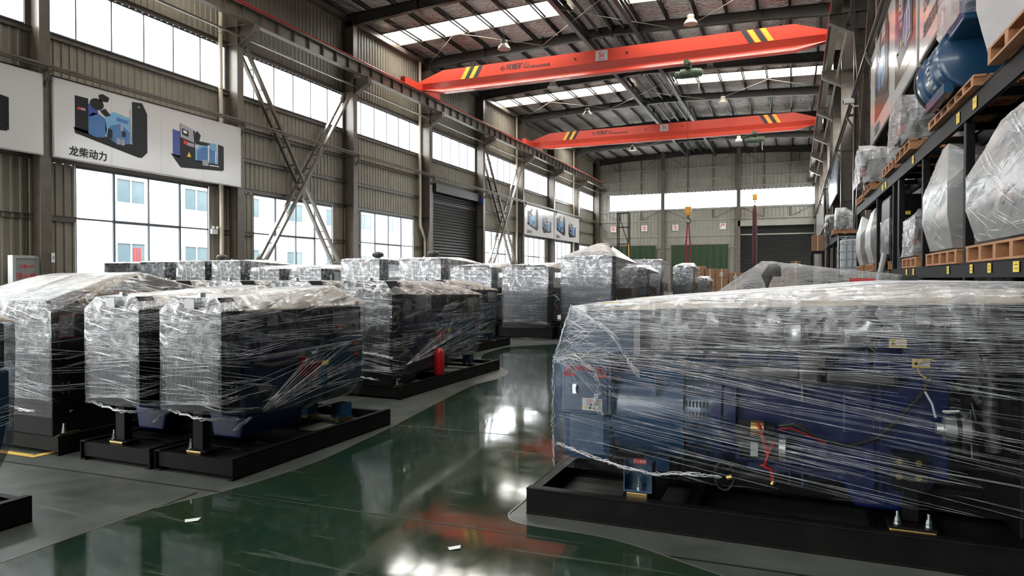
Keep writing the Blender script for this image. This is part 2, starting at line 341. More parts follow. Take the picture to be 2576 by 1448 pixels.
# ---------------------------------------------------------------- setting: floor
XL, XR, YB, YF = -22.2, 2.8, -26.37, 78.9
XLC, XRC = -21.5, 2.1                                 # inner faces of the columns
fl = struct('floor', MB().add([(XL - .2, YB, 0), (XR + .2, YB, 0), (XR + .2, YF + .2, 0), (XL - .2, YF + .2, 0)], [(0, 1, 2, 3)]).mesh('floor', M['floor']))
def smooth_curve(pts, n=6):
    out = []
    for i in range(len(pts) - 1):
        p0, p1, p2, p3 = (Vector(pts[max(i - 1, 0)] + (0,)), Vector(pts[i] + (0,)), Vector(pts[i + 1] + (0,)), Vector(pts[min(i + 2, len(pts) - 1)] + (0,)))
        for k in range(n):
            t = k / n
            out.append(.5 * ((2 * p1) + (p2 - p0) * t + (2 * p0 - 5 * p1 + 4 * p2 - p3) * t * t + (3 * p1 - p0 - 3 * p2 + p3) * t ** 3))
    out.append(Vector(pts[-1] + (0,))); return out
lb = [(-3.9, -26), (-3.88, -8), (-3.86, 2.6), (-3.84, 3.2), (-3.72, 3.6), (-3.64, 4.0), (-3.61, 4.6), (-3.69, 5.3), (-3.76, 5.9), (-4.0, 7.4), (-4.16, 8.6), (-4.1, 9.3), (-4.22, 10.0), (-4.5, 10.48), (-5.05, 11.05), (-5.45, 11.6), (-5.74, 12.6), (-5.74, 13.8), (-5.0, 14.75), (-4.3, 15.35), (-3.9, 16.3), (-3.8, 20), (-3.8, 70)]
rb = [(-1.2, 70), (-1.3, 20), (-1.6, 9), (-1.68, 5.8), (-1.68, 5.1), (-1.68, 4.2), (-1.66, 3.95), (-1.5, 3.85), (-.95, 3.82), (-.3, 3.55), (.8, 3.1), (1.3, 2.4), (1.4, 0), (1.4, -26)]
A, B = smooth_curve(lb), smooth_curve(rb)
poly = [(p.x, p.y, .003) for p in A + B]
bm = bmesh.new(); f = bm.faces.new([bm.verts.new(p) for p in poly]); bmesh.ops.triangulate(bm, faces=[f]); bmesh.ops.recalc_face_normals(bm, faces=bm.faces)
if sum(q.normal.z for q in bm.faces) < 0: bmesh.ops.reverse_faces(bm, faces=bm.faces)
me = bpy.data.meshes.new('aisle_paint'); bm.to_mesh(me); bm.free(); me.materials.append(M['green']); link('aisle_paint', me, fl)
mb = MB()
for L_ in (A, B):                                     # pale rim where the green coat ends
    for i in range(len(L_) - 1):
        a, b = L_[i], L_[i + 1]; d = (b - a); nrm = Vector((-d.y, d.x, 0)).normalized() * .006
        mb.add([a - nrm + Vector((0, 0, .0045)), b - nrm + Vector((0, 0, .0045)), b + nrm + Vector((0, 0, .0045)), a + nrm + Vector((0, 0, .0045))], [(0, 1, 2, 3)])
mb.build('paint_edge', mat('paint_edge', (.12, .125, .1), .3), fl)
mb = MB().add([(-9, 3.66, .004), (-5.96, 3.72, .004), (-5.93, 3.79, .004), (-9, 3.73, .004)], [(0, 1, 2, 3)]).add([(-5.96, 3.72, .004), (-5.88, 3.72, .004), (-5.72, 6, .004), (-5.8, 6, .004)], [(0, 1, 2, 3)])
mb.build('yellow_line', mat('floor_yellow', (.62, .40, .09), .5), fl)
mb = MB()
for yj in (3.5 - .09 * 0, 5.85, 14, 22): mb.add([(XL, yj - .4, .0042), (XR, yj + .3, .0042), (XR, yj + .312, .0042), (XL, yj - .388, .0042)], [(0, 1, 2, 3)])
mb.build('floor_joint', M['ink'], fl)

# ---------------------------------------------------------------- walls
def sheet(y0, y1, z0, z1, pitch=BAY / 30, d=.035, rib=.075):
    """ribbed sheet in the y-z plane at x=0, ribs towards +x"""
    m = MB(); ys = []; n = max(1, round((y1 - y0) / pitch)); p = (y1 - y0) / n
    for i in range(n):
        a = y0 + i * p; ys += [(a, 0), (a + p - rib * 1.6, 0), (a + p - rib * 1.25, d), (a + p - rib * .35, d)]
    ys.append((y1, 0))
    for (a, xa), (b, xb) in zip(ys, ys[1:]): m.add([(xa, a, z0), (xb, b, z0), (xb, b, z1), (xa, a, z1)], [(0, 1, 2, 3)])
    return m.mesh('wall_sheet', M['panel'])
ZS0, ZS1, ZW0, ZW1, ZE = 9.39, 11.25, 1.5, 5.25, 15.75
HALF = .17
nwin = 0
def window(me_frame, me_panes, loc, rz=0):
    global nwin; nwin += 1
    w = bpy.data.objects.new('window_%d' % nwin, None); COL.objects.link(w); w.location = loc; w.rotation_euler = (0, 0, rz); w['kind'] = 'structure'
    link('window_frame', me_frame, w)
    for me, off in me_panes: link('pane', me, w, off)
    return w
def strip_meshes(width, n, z0, z1, t=.045):
    m = MB(); p = width / n
    m.box(-.03, 0, z0, .03, width, z0 + .06).box(-.03, 0, z1 - .06, .03, width, z1)
    for i in range(n + 1): m.box(-.03, max(0, i * p - t / 2), z0, .03, min(width, i * p + t / 2), z1)
    pm = MB().add([(0, .0, z0 + .05), (0, p - .04, z0 + .05), (0, p - .04, z1 - .05), (0, 0, z1 - .05)], [(0, 1, 2, 3)]).mesh('pane', M['glass'])
    return m.mesh('window_frame', M['frame']), [(pm, (0, i * p + .02, 0)) for i in range(n)]
STRIP = strip_meshes(BAY - .36, 6, ZS0, ZS1)
def low_meshes():
    m = MB(); W_ = 5.58; p = W_ / 4; zt = 3.5
    m.box(-.04, 0, ZW0, .04, W_, ZW0 + .08).box(-.04, 0, ZW1 - .08, .04, W_, ZW1)
    for i in range(5):
        t = .07 if i in (1, 3) else .045
        m.box(-.035, max(0, i * p - t / 2), ZW0, .035, min(W_, i * p + t / 2), ZW1)
    m.box(-.03, 0, zt - .03, .03, W_, zt + .03); m.box(-.045, p, zt - .06, .045, 3 * p, zt + .04)
    a = MB().add([(0, 0, ZW0 + .06), (0, p - .05, ZW0 + .06), (0, p - .05, zt - .02), (0, 0, zt - .02)], [(0, 1, 2, 3)]).mesh('pane', M['glass'])
    b = MB().add([(0, 0, zt + .02), (0, p - .05, zt + .02), (0, p - .05, ZW1 - .06), (0, 0, ZW1 - .06)], [(0, 1, 2, 3)]).mesh('pane', M['glass'])
    return m.mesh('window_frame', M['frame']), [(q, (0, i * p + .025, 0)) for i in range(4) for q in (a, b)]
LOW = low_meshes()
S_TOP, S_MID, S_MIDD = sheet(0, BAY, ZS1, ZE), sheet(0, BAY, ZW1, ZS0), sheet(0, BAY, 7.5, ZS0)
S_SILL, S_A, S_B = sheet(1.4, 7.0, 0, ZW0), sheet(0, 1.4, 0, ZW1), sheet(7.0, BAY, 0, ZW1)
S_DA, S_DB, S_FULL = sheet(0, 1.25, 0, 7.5), sheet(7.95, BAY, 0, 7.5), sheet(0, BAY, 0, ZS0)
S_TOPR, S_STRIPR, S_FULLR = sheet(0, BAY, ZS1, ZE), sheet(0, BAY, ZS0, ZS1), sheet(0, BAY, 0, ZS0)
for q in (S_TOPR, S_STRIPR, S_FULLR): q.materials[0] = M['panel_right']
def girt_mesh(l): return MB().box(0, 0, -.09, .015, l, .09).box(0, 0, .075, .07, l, .09).box(0, 0, -.09, .07, l, -.075).mesh('girt', M['steel'])
GIRT = girt_mesh(BAY); GIRT_S1 = girt_mesh(1.4); GIRT_S2 = girt_mesh(BAY - 7.0)
ROD = MB()
for y in (BAY / 3, 2 * BAY / 3): ROD.box(.02, y - .035, ZW1, .07, y + .035, ZS0)
ROD.bar((.06, .3, ZS0 - .1), (.06, 2.6, 7.9), .03, .03).bar((.06, .4, ZS0 - .1), (.06, 2.7, 7.9), .03, .03).bar((.06, BAY - .3, ZS0 - .2), (.06, BAY - 2.6, 7.9), .03, .03)
for y in (BAY / 3, 2 * BAY / 3): ROD.box(.02, y - .035, ZS1, .07, y + .035, 15.2)
ROD = ROD.mesh('sag_rod', M['steel'])
def colm():
    m = MB(); z = 15.1
    m.box(.65, -.17, 0, .685, .17, z).box(0, -.17, 0, .03, .17, z).box(.03, -.012, 0, .65, .012, z)
    for zz in (5.4, 11.3, 12.0): m.box(.03, -.16, zz, .65, .16, zz + .02)
    return m.mesh('column', M['steel'])
COLM = colm()
CORB = MB().prism([(.68, 11.2), (1.55, 11.68), (1.55, 12.02), (.68, 12.02)], 'xz', -.015, .015).box(.68, -.17, 12.0, 1.6, .17, 12.03).box(1.56, -.15, 11.66, 1.59, .15, 12.02)
CORB.add([(.66, -.17, 11.17), (1.6, -.17, 11.67), (1.6, .17, 11.67), (.66, .17, 11.17), (.66, -.17, 11.2), (1.6, -.17, 11.7), (1.6, .17, 11.7), (.66, .17, 11.2)], [(0, 1, 2, 3), (7, 6, 5, 4), (0, 4, 5, 1), (1, 5, 6, 2), (2, 6, 7, 3), (3, 7, 4, 0)])
CORB = CORB.mesh('corbel', M['steel'])
BRK = MB().box(.2, -.06, 0, .95, .06, .08).bar((.72, 0, -.45), (.95, 0, 0), .05, .08).mesh('conduit_bracket', M['steel'])

def brace_mesh(z0, z1, ln):
    m = []
    for a, b, xo in (((.35, z1), (ln - .9, z0), .0), ((ln - .35, z1), (.9, z0), .06)):
        d = Vector((b[0] - a[0], b[1] - a[1])).normalized(); nrm = Vector((-d.y, d.x)) * .0
        q = MB()
        for off in (0, .42):                             # two angles, one behind the other, with battens
            q.bar((xo - off, a[0], a[1]), (xo - off, b[0], b[1]), .15, .13)
        q2 = MB(); L_ = (Vector((b[0], b[1])) - Vector((a[0], a[1]))).length
        for k in range(1, 13):
            t = k / 13; y = a[0] + (b[0] - a[0]) * t; z = a[1] + (b[1] - a[1]) * t
            q2.bar((xo, y, z), (xo - .42, y, z), .07, .06)
        m.append((q.mesh('brace_angle', M['steel']), q2.mesh('brace_batten', M['steel'])))
    return m
BRACE = brace_mesh(1.6, 11.25, BAY)

PIPE = MB().cyl((0, 0, 5.1), (0, 0, 15.1), .085, n=12).tube([(0, 0, 5.1), (0, .03, 4.85), (0, .55, 4.1), (0, .6, 3.85), (0, .6, 0)], .085, 10)
for z in (7.2, 9.3, 11.6): PIPE.cyl((0, 0, z), (0, 0, z + .16), .1, n=12)
PIPE = PIPE.mesh('downpipe', M['pvc'], 40)
PIPE_S = MB().cyl((0, 0, 0), (0, 0, 15.1), .085, n=12)
for z in (2.2, 5.2, 7.2, 9.3, 11.6): PIPE_S.cyl((0, 0, z), (0, 0, z + .16), .1, n=12)
PIPE_S = PIPE_S.mesh('downpipe', M['pvc'], 40)

ntrim = 0
def side_wall(name, x, s):
    """s=+1: left wall facing +x; s=-1: right wall facing -x (built turned half round)"""
    w = bpy.data.objects.new(name, None); COL.objects.link(w); w['kind'] = 'structure'; w.location = (x, 0, 0); w.rotation_euler = (0, 0, 0 if s > 0 else math.pi)
    global ntrim; ntrim += 1
    f_ = bpy.data.objects.new('trim_%d' % ntrim, None); COL.objects.link(f_); f_['kind'] = 'structure'; f_.location = w.location; f_.rotation_euler = w.rotation_euler
    def Y(k): return YK(k) if s > 0 else -YK(k + 1)
    for k in range(-5, 8):
        y = Y(k); door = (s > 0 and k in (3, -4, -3, -2)); full = (s < 0 and (k < 5))  # bays behind the camera: unseen open doorways added to brighten film fronts
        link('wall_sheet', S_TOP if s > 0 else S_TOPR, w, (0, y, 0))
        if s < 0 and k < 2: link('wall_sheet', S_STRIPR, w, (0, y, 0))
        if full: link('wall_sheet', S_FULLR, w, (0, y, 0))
        elif door:
            link('wall_sheet', S_MIDD, w, (0, y, 0)); link('wall_sheet', S_DA, w, (0, y, 0)); link('wall_sheet', S_DB, w, (0, y, 0))
        else:
            link('wall_sheet', S_MID, w, (0, y, 0)); link('wall_sheet', S_SILL, w, (0, y, 0)); link('wall_sheet', S_A, w, (0, y, 0)); link('wall_sheet', S_B, w, (0, y, 0))
        for z in (13.3, ZS1 + .1, ZS0 - .1, 7.95, 6.65): link('girt', GIRT, w, (.05, y, z))
        if not door:
            link('girt', GIRT, w, (.05, y, ZW1 + .09)); link('girt', GIRT_S1, w, (.05, y, 3.45)); link('girt', GIRT_S2, w, (.05, y + 7.0, 3.45))
        if not full: link('sag_rod', ROD, w)
        w.children[-1].location = (.04, y, 0)
        if s > 0 or k >= 2: window(*STRIP, (x, (YK(k) + .18) if s > 0 else (YK(k + 1) - .18), 0), 0 if s > 0 else math.pi)
        if not door and not full: window(*LOW, (x, (YK(k) + 1.41) if s > 0 else (YK(k + 1) - 1.41), 0), 0 if s > 0 else math.pi)
    for k in range(-5, 9):
        y = YK(k) * s
        link('column', COLM, f_, (.015, y, 0)); link('corbel', CORB, f_, (.015, y, 0)); link('conduit_bracket', BRK, f_, (0, y, 7.93))
    for k in ((1, 4) if s > 0 else (1, 4)):
        for q, q2 in BRACE:
            link('brace_angle', q, f_, (.66, Y(k), 0)); link('brace_batten', q2, f_, (.66, Y(k), 0))
    for k in (-1, 1, 3, 5, 7): link('downpipe', PIPE if (k == 3 and s > 0) else PIPE_S, f_, (.3, YK(k) * s - (.68 if s > 0 else 1.3), 0))
    MB().bar((.92, YB * s, 8.06), (.92, YF * s, 8.06), .09, .06).bar((.86, YB * s, 7.98), (.86, YF * s, 7.98), .05, .05).build('conduit', M['steel'], f_)
    MB().box(.0, min(YB * s, YF * s), 15.1, .35, max(YB * s, YF * s), 15.35).build('eave_strut', M['steel'], w)
    return w
wl = side_wall('wall_left', XL, 1)
wr = side_wall('wall_right', XR, -1)

# roller shutter in the left wall
d1 = bpy.data.objects.new('door_1', None); COL.objects.link(d1); d1['kind'] = 'structure'; d1.location = (XL, YK(3) + 1.25, 0)
def slat_mesh(wid, h):
    m = MB(); n = 6; pr = [(.05 * math.sin(math.pi * i / n), h * i / n) for i in range(n + 1)]
    for (a, za), (b, zb) in zip(pr, pr[1:]): m.add([(a, 0, za), (a, wid, za), (b, wid, zb), (b, 0, zb)], [(0, 1, 2, 3)])
    return m.mesh('slat', M['shutter'], 80)
SL = slat_mesh(6.7, .2)
for i in range(36): link('slat', SL, d1, (.05, 0, i * .2))
MB().box(.0, -.1, 0, .14, .06, 7.5).build('guide_rail', M['steel_dark'], d1); MB().box(0, 6.64, 0, .14, 6.8, 7.5).build('guide_rail', M['steel_dark'], d1)
MB().box(0, -.1, 7.2, .45, 6.8, 7.75).build('shutter_box', M['steel_dark'], d1)
MB().cyl((.5, 6.6, 7.3), (.5, 7.1, 7.3), .14).box(.35, 6.5, 7.1, .6, 6.7, 7.45).build('shutter_motor', M['printdark'], d1)

# far wall
wf = bpy.data.objects.new('wall_far', None); COL.objects.link(wf); wf['kind'] = 'structure'; wf.location = (0, YF, 0); wf.rotation_euler = (0, 0, R(-90))
# local: +x -> towards the camera (-Y), +y -> +X
def fsheet(x0, x1, z0, z1):
    o = link('wall_sheet', sheet(x0, x1, z0, z1, .4, .06, .11), wf); o.data.materials[0] = M['panel_far']
fsheet(XL, XR, ZS1, 16.3); fsheet(XL, -20.2, ZS0 - .05, ZS1); fsheet(XL, -5.75, 0, ZS0); fsheet(-5.75, 1.8, 7.5, ZS0); fsheet(1.78, XR, 0, ZS1)
for z in (13.9, 12.6, 11.6, ZS0 - .12, 8.1, 6.3): MB().box(.03, XL, z - .07, .12, XR, z + .07).build('girt', M['panel_far'], wf)
MB().box(.03, XL, 4.9, .12, -5.75, 5.04).build('girt', M['panel_far'], wf)
for x in (XLC - .1, -13.95, -5.75, 2.1): MB().box(.0, x - .2, 0, .5, x + .2, 15.9).build('column', M['steel'], wf)
for xa, xb in ((XLC, -13.95), (-13.95, -5.75), (-5.75, 2.1)):
    q = MB(); w3 = (xb - xa) / 3
    for i in (1, 2): q.box(.05, xa + i * w3 - .05, ZS1, .1, xa + i * w3 + .05, 15.9).box(.05, xa + i * w3 - .05, 8.1, .1, xa + i * w3 + .05, ZS0)
    for z0, z1 in ((13.9, 15.5), (8.15, 9.3)): q.bar((.1, xa + .3, z1), (.1, xa + w3, z0), .05, .05).bar((.1, xb - .3, z1), (.1, xb - w3, z0), .05, .05)
    q.build('sag_rod', M['steel'], wf)
for x0, x1, n in ((-20.15, -14.15, 6), (-13.75, -5.95, 7), (-5.55, 1.88, 6)):
    fr, pn = strip_meshes(x1 - x0, n, ZS0 - .05, ZS1)
    w = window(fr, pn, (x0, YF, 0), R(-90))
d2 = bpy.data.objects.new('door_2', None); COL.objects.link(d2); d2['kind'] = 'structure'; d2.location = (-5.7, YF, 0); d2.rotation_euler = (0, 0, R(-90))
SL2 = slat_mesh(7.5, .2)
for i in range(37): link('slat', SL2, d2, (.05, 0, i * .2))
MB().box(0, -.1, 7.2, .5, 7.6, 7.8).build('shutter_box', M['panel_far'], d2)
# near end wall behind the camera, a window strip like the far one and an unseen open doorway added at the left to brighten the film fronts
wb = struct('wall_back', MB().box(XL, YB - .1, 0, -20, YB, ZS0 - .05).box(-20, YB - .1, 7.2, -11, YB, ZS0 - .05).box(-11, YB - .1, 0, XR, YB, ZS0 - .05).box(XL, YB - .1, ZS1, XR, YB, 16.3).box(XL, YB - .1, ZS0 - .05, -20, YB, ZS1).box(1.8, YB - .1, ZS0 - .05, XR, YB, ZS1).mesh('wall_back', M['panel']))
fr, pn = strip_meshes(21.8, 18, ZS0 - .05, ZS1); window(fr, pn, (1.8, YB - .05, 0), R(90))
portal((-9.1, YB - .2, 10.3), (R(90), 0, 0), 21.8, 1.9)

# ---------------------------------------------------------------- roof
ce = bpy.data.objects.new('ceiling', None); COL.objects.link(ce); ce['kind'] = 'structure'
XM = -9.7; GAP = 25.0 / 16
def zr(x): return 15.65 + .035 * (12.5 - abs(x - XM))
def foil(l, seed):
    m = MB(); nx, ny = 4, max(2, round(l / .5)); rnd = random.Random(seed)
    for j in range(ny + 1):
        for i in range(nx + 1):
            s = math.sin(math.pi * i / nx); m.v.append((GAP * i / nx, l * j / ny, -.05 * s + rnd.uniform(-.022, .022) * (s > .1) * (0 < j < ny)))
    for j in range(ny):
        for i in range(nx): a = j * (nx + 1) + i; m.f.append((a, a + 1, a + nx + 2, a + nx + 1))
    return m.mesh('foil_sheet', M['foil'], 180)
FO = [foil(BAY, 1), foil(BAY, 2)]; FA = foil(3.43, 3); FB = foil(BAY - 5.43, 4)
SKY = MB()
for i in range(8): SKY.add([(GAP * i / 8, 0, .05 * (i % 2)), (GAP * (i + 1) / 8, 0, .05 * ((i + 1) % 2)), (GAP * (i + 1) / 8, 2, .05 * ((i + 1) % 2)), (GAP * i / 8, 2, .05 * (i % 2))], [(0, 1, 2, 3)])
SKY = SKY.mesh('skylight', M['skylight'])
SILL = MB().box(0, -.03, -.1, GAP, .0, .06).box(0, 2.0, -.1, GAP, 2.03, .06).mesh('skylight_kerb', M['pvc'])
sl = math.atan(.035)
for k in range(-5, 8):
    for i in range(16):
        x = XL + GAP * i; left = i < 8
        z = zr(x) if left else zr(x)
        rot = (0, -sl if left else sl, 0)
        def put(n, me, dy):
            o = link(n, me, ce, (x, YK(k) + dy, z)); o.rotation_euler = rot
            if k == 7: o.scale = (1, 1.02, 1)
        if k % 2 == 0 and (i <= 6 or i >= 9): put('foil_sheet', FA, 0); put('skylight', SKY, 3.43); put('skylight_kerb', SILL, 3.43); put('foil_sheet', FB, 5.43)
        else: put('foil_sheet', FO[(i + k) % 2], 0)
for i in range(17):
    x = XL + GAP * i; z = zr(x)
    MB().box(x - .012, YB, z - .23, x + .012, YF, z - .03).box(x - .012, YB, z - .05, x + .07, YF, z - .03).box(x - .07, YB, z - .23, x + .012, YF, z - .21).build('purlin', M['steel_dark'], ce)
RAF = MB()
for sgn in (-1, 1):
    xe = XM + sgn * 12.4
    t = [(xe, 15.42), (XM, 15.86)]; b = [(xe, 14.78), (XM + sgn * 8, 15.08), (XM, 15.38)]
    RAF.prism([t[0], t[1], b[2], b[1], b[0]], 'xz', -.012, .012)
    for pts in (t, b):
        for p, q in zip(pts, pts[1:]): RAF.bar((p[0], 0, p[1]), (q[0], 0, q[1]), .26, .03)
for x in (XM, XM - 4.2, XM + 4.2, XM - 8, XM + 8): RAF.box(x - .02, -.16, 15.05 if abs(x - XM) > 5 else 15.25, x + .02, .16, zr(x) - .1)
RAF = RAF.mesh('rafter', M['steel_dark'])
for k in range(-5, 9): link('rafter', RAF, ce, (0, YK(k), 0))
for x in (XM - 1.5, XM + 1.5):
    MB().box(x - .12, YB, 15.1, x + .12, YF, 15.13).box(x - .012, YB, 15.13, x + .012, YF, 15.45).box(x - .12, YB, 15.45, x + .12, YF, 15.48).build('ridge_beam', M['steel_dark'], ce)
for x in (XM - .75, XM, XM + .75): MB().cyl((x, YB, 15.6), (x, YF, 15.6), .09, n=8).build('ridge_pipe', M['steel_dark'], ce)
q = MB()
for k in range(-5, 9):
    for x in (XM - 1.5, XM + 1.5): q.box(x - .08, YK(k) + 3.9, 15.45, x + .08, YK(k) + 4.1, 16.0)
q.build('ridge_post', M['steel_dark'], ce)
for k in (0, 2, 4, 6):
    for xa, xb in ((-21.4, -14), (-14, -6.5), (-5.4, 1.8)):
        MB().bar((xa, YK(k) + .2, 15.2), (xb, YK(k) + 7.9, 15.3), .02, .02).bar((xa, YK(k) + 7.9, 15.2), (xb, YK(k) + .2, 15.3), .02, .02).build('brace_rod', M['pvc'], ce)

# ---------------------------------------------------------------- outside
struct('ground_outside', MB().add([(-90, -60, -.06), (60, -60, -.06), (60, 160, -.06), (-90, 160, -.06)], [(0, 1, 2, 3)]).mesh('ground_outside', M['sidewalk']))
fa = thing('building', 'white plastered building with blue tinted windows, seen through the left windows', 'building', (-38, 0, 0))
MB().box(-8, -40, 0, 0, 120, 11).build('wall', M['facade'], fa)
wn = MB().box(-.02, 0, 0, .03, 1.9, 1.4).mesh('window', M['facwin']); wfrm = MB().box(.0, -.08, -.08, .08, 1.98, 0).box(0, -.08, 1.4, .08, 1.98, 1.48).box(0, -.08, 0, .08, 0, 1.4).box(0, 1.9, 0, .08, 1.98, 1.4).box(0, .92, 0, .08, .98, 1.4).mesh('window_frame', M['white'])
for i in range(-4, 18):
    for z in (6.15, 2.25):
        w = link('window', wn, fa, (.03, 4.15 + i * 4.98, z)); link('window_frame', wfrm, w)
        if i == 5 and z < 4:
            for kk in range(3): MB().box(.04, 1.1 + kk * .2, .2, .06, 1.22 + kk * .2, 1.15).build('red_lettering', M['redink'], w)

# ---------------------------------------------------------------- crane runways
for x, sd, lab in ((-20.9, 1, 'long brown steel crane runway beam along the left wall columns'), (1.5, -1, 'long dark steel crane runway beam above the pallet racks on the right')):
    t = thing('crane_runway', lab, 'beam', (x, 0, 12.03))
    MB().box(-.15, YB, 0, .15, YF - .9, .025).box(-.012, YB, .025, .012, YF - .9, .55).box(-.18, YB, .55, .18, YF - .9, .58).build('runway_beam', M['steel'], t)
    MB().box(-.04, YB, .58, .04, YF - .9, .68).build('crane_rail', M['railred'], t)
    MB().tube([(.19 * sd, YB, .66), (.19 * sd, YF - .9, .66)], .03, 6).build('power_line', M['railred'], t)
    st = MB().box(-.13, -.008, .025, .13, .008, .55).mesh('stiffener', M['steel'])
    y = YB + .5
    while y < YF - 1: link('stiffener', st, t, (0, y, 0)); y += BAY / 8
    MB().box(-.4 if sd > 0 else .32, YB, -.55, -.32 if sd > 0 else .4, YF - .9, -.47).build('tie_rail', M['steel'], t)

# ---------------------------------------------------------------- overhead cranes
def crane(Y, lab, hx):
    t = thing('overhead_crane', lab, 'crane', (XM, Y, 12.71))
    h = 11.2
    def hull(prof):                                   # prof: (half depth y, z) ring, ends tapered
        m = MB(); xs = [(-h, 'e'), (-h + 1.6, 'm'), (h - 1.6, 'm'), (h, 'e')]
        for x, kind in xs:
            for (yy, z) in prof: m.v.append((x, yy, z if kind == 'm' else (min(z, .57) if z > .5 else max(z, .12))))
        n = len(prof)
        for a in range(3): m.f += [(a * n + i, (a + 1) * n + i, (a + 1) * n + (i + 1) % n, a * n + (i + 1) % n) for i in range(n)]
        m.f += [tuple(range(n)), tuple(range(4 * n - 1, 3 * n - 1, -1))]
        return m
    hull([(-.22, 1.09), (-.22, .42), (-.08, .1), (-.08, .02), (-.2, -.16), (-.2, -.2), (.2, -.2), (.2, -.16), (.08, .02), (.08, .1), (.22, .42), (.22, 1.09)]).build('girder', M['red'], t)
    for sx in (-1, 1):
        e = MB().box(-.16, -2.1, -.02, .16, 2.1, .42).build('end_truck', M['red'], t, bevel=.02, loc=(sx * h, 0, 0))
        for yy in (-1.7, 1.7): MB().cyl((-.1, yy, .15), (.1, yy, .15), .15, n=16).build('wheel', M['steel_dark'], e, 40, loc=(0, 0, 0))
        MB().box(-.02, -.3, .1, .02, .3, .6).build('end_plate', M['red'], t, loc=(sx * (h - .18), 0, 0))
    yf = -.225
    for x0, cs in ((-8.42, 'ykyk'), (7.0, 'kyky')):
        dx = .38 if x0 < 0 else -.40
        for i, c in enumerate(cs):
            a = x0 + i * .27 if x0 < 0 else x0 + .55 + i * .3 - .02; w = .26
            MB().add([(a, yf, .425), (a + w, yf, .425), (a + w + dx, yf, 1.085), (a + dx, yf, 1.085)], [(0, 1, 2, 3)]).build('hazard_stripe', M['yel'] if c == 'y' else M['ink'], t)
    text('lettering', '河南矿山', .36, M['ink'], t, (-4.85, yf - .004, .75), (1, 0, 0), (0, 0, 1), .012)
    text('lettering', 'HENANMINE', .2, M['ink'], t, (-3.5, yf - .004, .64), (1, 0, 0), (0, 0, 1), .012, spacing=1.05)
    m = MB()
    for r0, r1 in ((.17, .135),):
        for i in range(4):
            a0, a1 = math.pi / 2 * i, math.pi / 2 * (i + 1)
            m.add([(-5.75 + r0 * math.cos(a0), yf - .004, .74 + r0 * math.sin(a0)), (-5.75 + r0 * math.cos(a1), yf - .004, .74 + r0 * math.sin(a1)), (-5.75 + r1 * math.cos(a1), yf - .004, .74 + r1 * math.sin(a1)), (-5.75 + r1 * math.cos(a0), yf - .004, .74 + r1 * math.sin(a0))], [(0, 1, 2, 3)])
    m.bar((-5.75, yf - .004, .62), (-5.75, yf - .004, .86), .002, .03).bar((-5.83, yf - .004, .7), (-5.75, yf - .004, .78), .002, .03).bar((-5.67, yf - .004, .7), (-5.75, yf - .004, .78), .002, .03)
    m.build('diamond_emblem', M['ink'], t)
    p = MB().box(-.33, yf - .03, .47, .33, yf, 1.02).build('capacity_plate', M['greyplate'], t, loc=(.03, 0, 0))
    text('lettering', '5t', .4, M['redink'], p, (0, yf - .034, .78), (1, 0, 0), (0, 0, 1), .012)
    MB().box(-.2, yf - .034, .53, .2, yf - .031, .56).build('small_print', M['redink'], p)
    for x in (-1.45, 1.42): MB().cyl((x, yf - .03, .76), (x, yf, .76), .06, n=12).build('plug', M['ink'], t)
    return t
crane(36.1, 'nearer orange red overhead crane, the larger girder spanning the hall', 0)
crane(55.1, 'farther orange red overhead crane, lower in view near the end wall', 0)
def hoist(x, Y, ztop, zh, lab):
    t = thing('electric_hoist', lab, 'hoist', (x, Y, ztop))
    MB().box(-.12, -.3, -.2, .12, .3, .08).cyl((-.16, -.32, -.02), (.16, -.32, -.02), .12).build('trolley', M['hoistg'], t, 40)
    MB().cyl((-.4, 0, -.45), (.45, 0, -.45), .25, n=20).build('drum', M['hoistg'], t, 40)
    MB().lathe((-.72, 0, -.48), (1, 0, 0), [(.1, 0), (.17, .04), (.2, .1), (.2, .3)], 16).build('motor', M['hoistg'], t, 40)
    MB().lathe((.45, 0, -.45), (1, 0, 0), [(.22, 0), (.22, .15), (.15, .25)], 16).build('gearbox', M['hoistg'], t, 40)
    MB().cyl((-.05, -.28, .02), (-.05, -.5, .02), .14, n=14).build('travel_motor', M['hoistg'], t, 40)
    MB().tube([(.5, -.05, -.6), (.52, -.05, -1.3)], .03, 6).build('control_cable', M['pvc'], t)
    q = MB()
    for dx in (-.05, .05): q.cyl((dx, 0, -.45), (dx, 0, zh - ztop), .012, n=6, caps=False)
    q.build('wire_rope', M['ink'], t)
    b = MB().box(-.13, -.08, zh - ztop - .45, .16, .08, zh - ztop).cyl((0, -.12, zh - ztop - .2), (0, .12, zh - ztop - .2), .17, n=16).build('hook_block', M['hook'], t, 40)
    MB().tube([(0, 0, zh - ztop - .45), (.0, 0, zh - ztop - .58), (.12, 0, zh - ztop - .68), (.1, 0, zh - ztop - .82), (0, 0, zh - ztop - .88), (-.1, 0, zh - ztop - .8)], .035, 8).build('hook', M['ink'], b, 40)
    return t
hoist(-5.12, 36.1, 12.5, 5.2, 'green hoist under the nearer crane, long ropes and yellow hook block')
hoist(-2.86, 55.1, 12.5, 7.9, 'green hoist under the farther crane, small yellow hook block')
s = thing('lifting_sling', 'bright red lifting sling hanging from the nearer crane hook', 'sling', (-5.12, 36.1, 1.75))
MB().prism([(-.05, 2.62), (.0, 2.64), (-.08, 1.3), (-.02, 0), (-.1, 0), (-.17, 1.2)], 'xz', -.02, .02).build('strap', M['sling'], s); MB().prism([(0, 2.64), (.05, 2.62), (.17, 1.3), (.06, 0), (-.02, 0), (.1, 1.2)], 'xz', -.03, .03).build('strap', M['sling'], s)
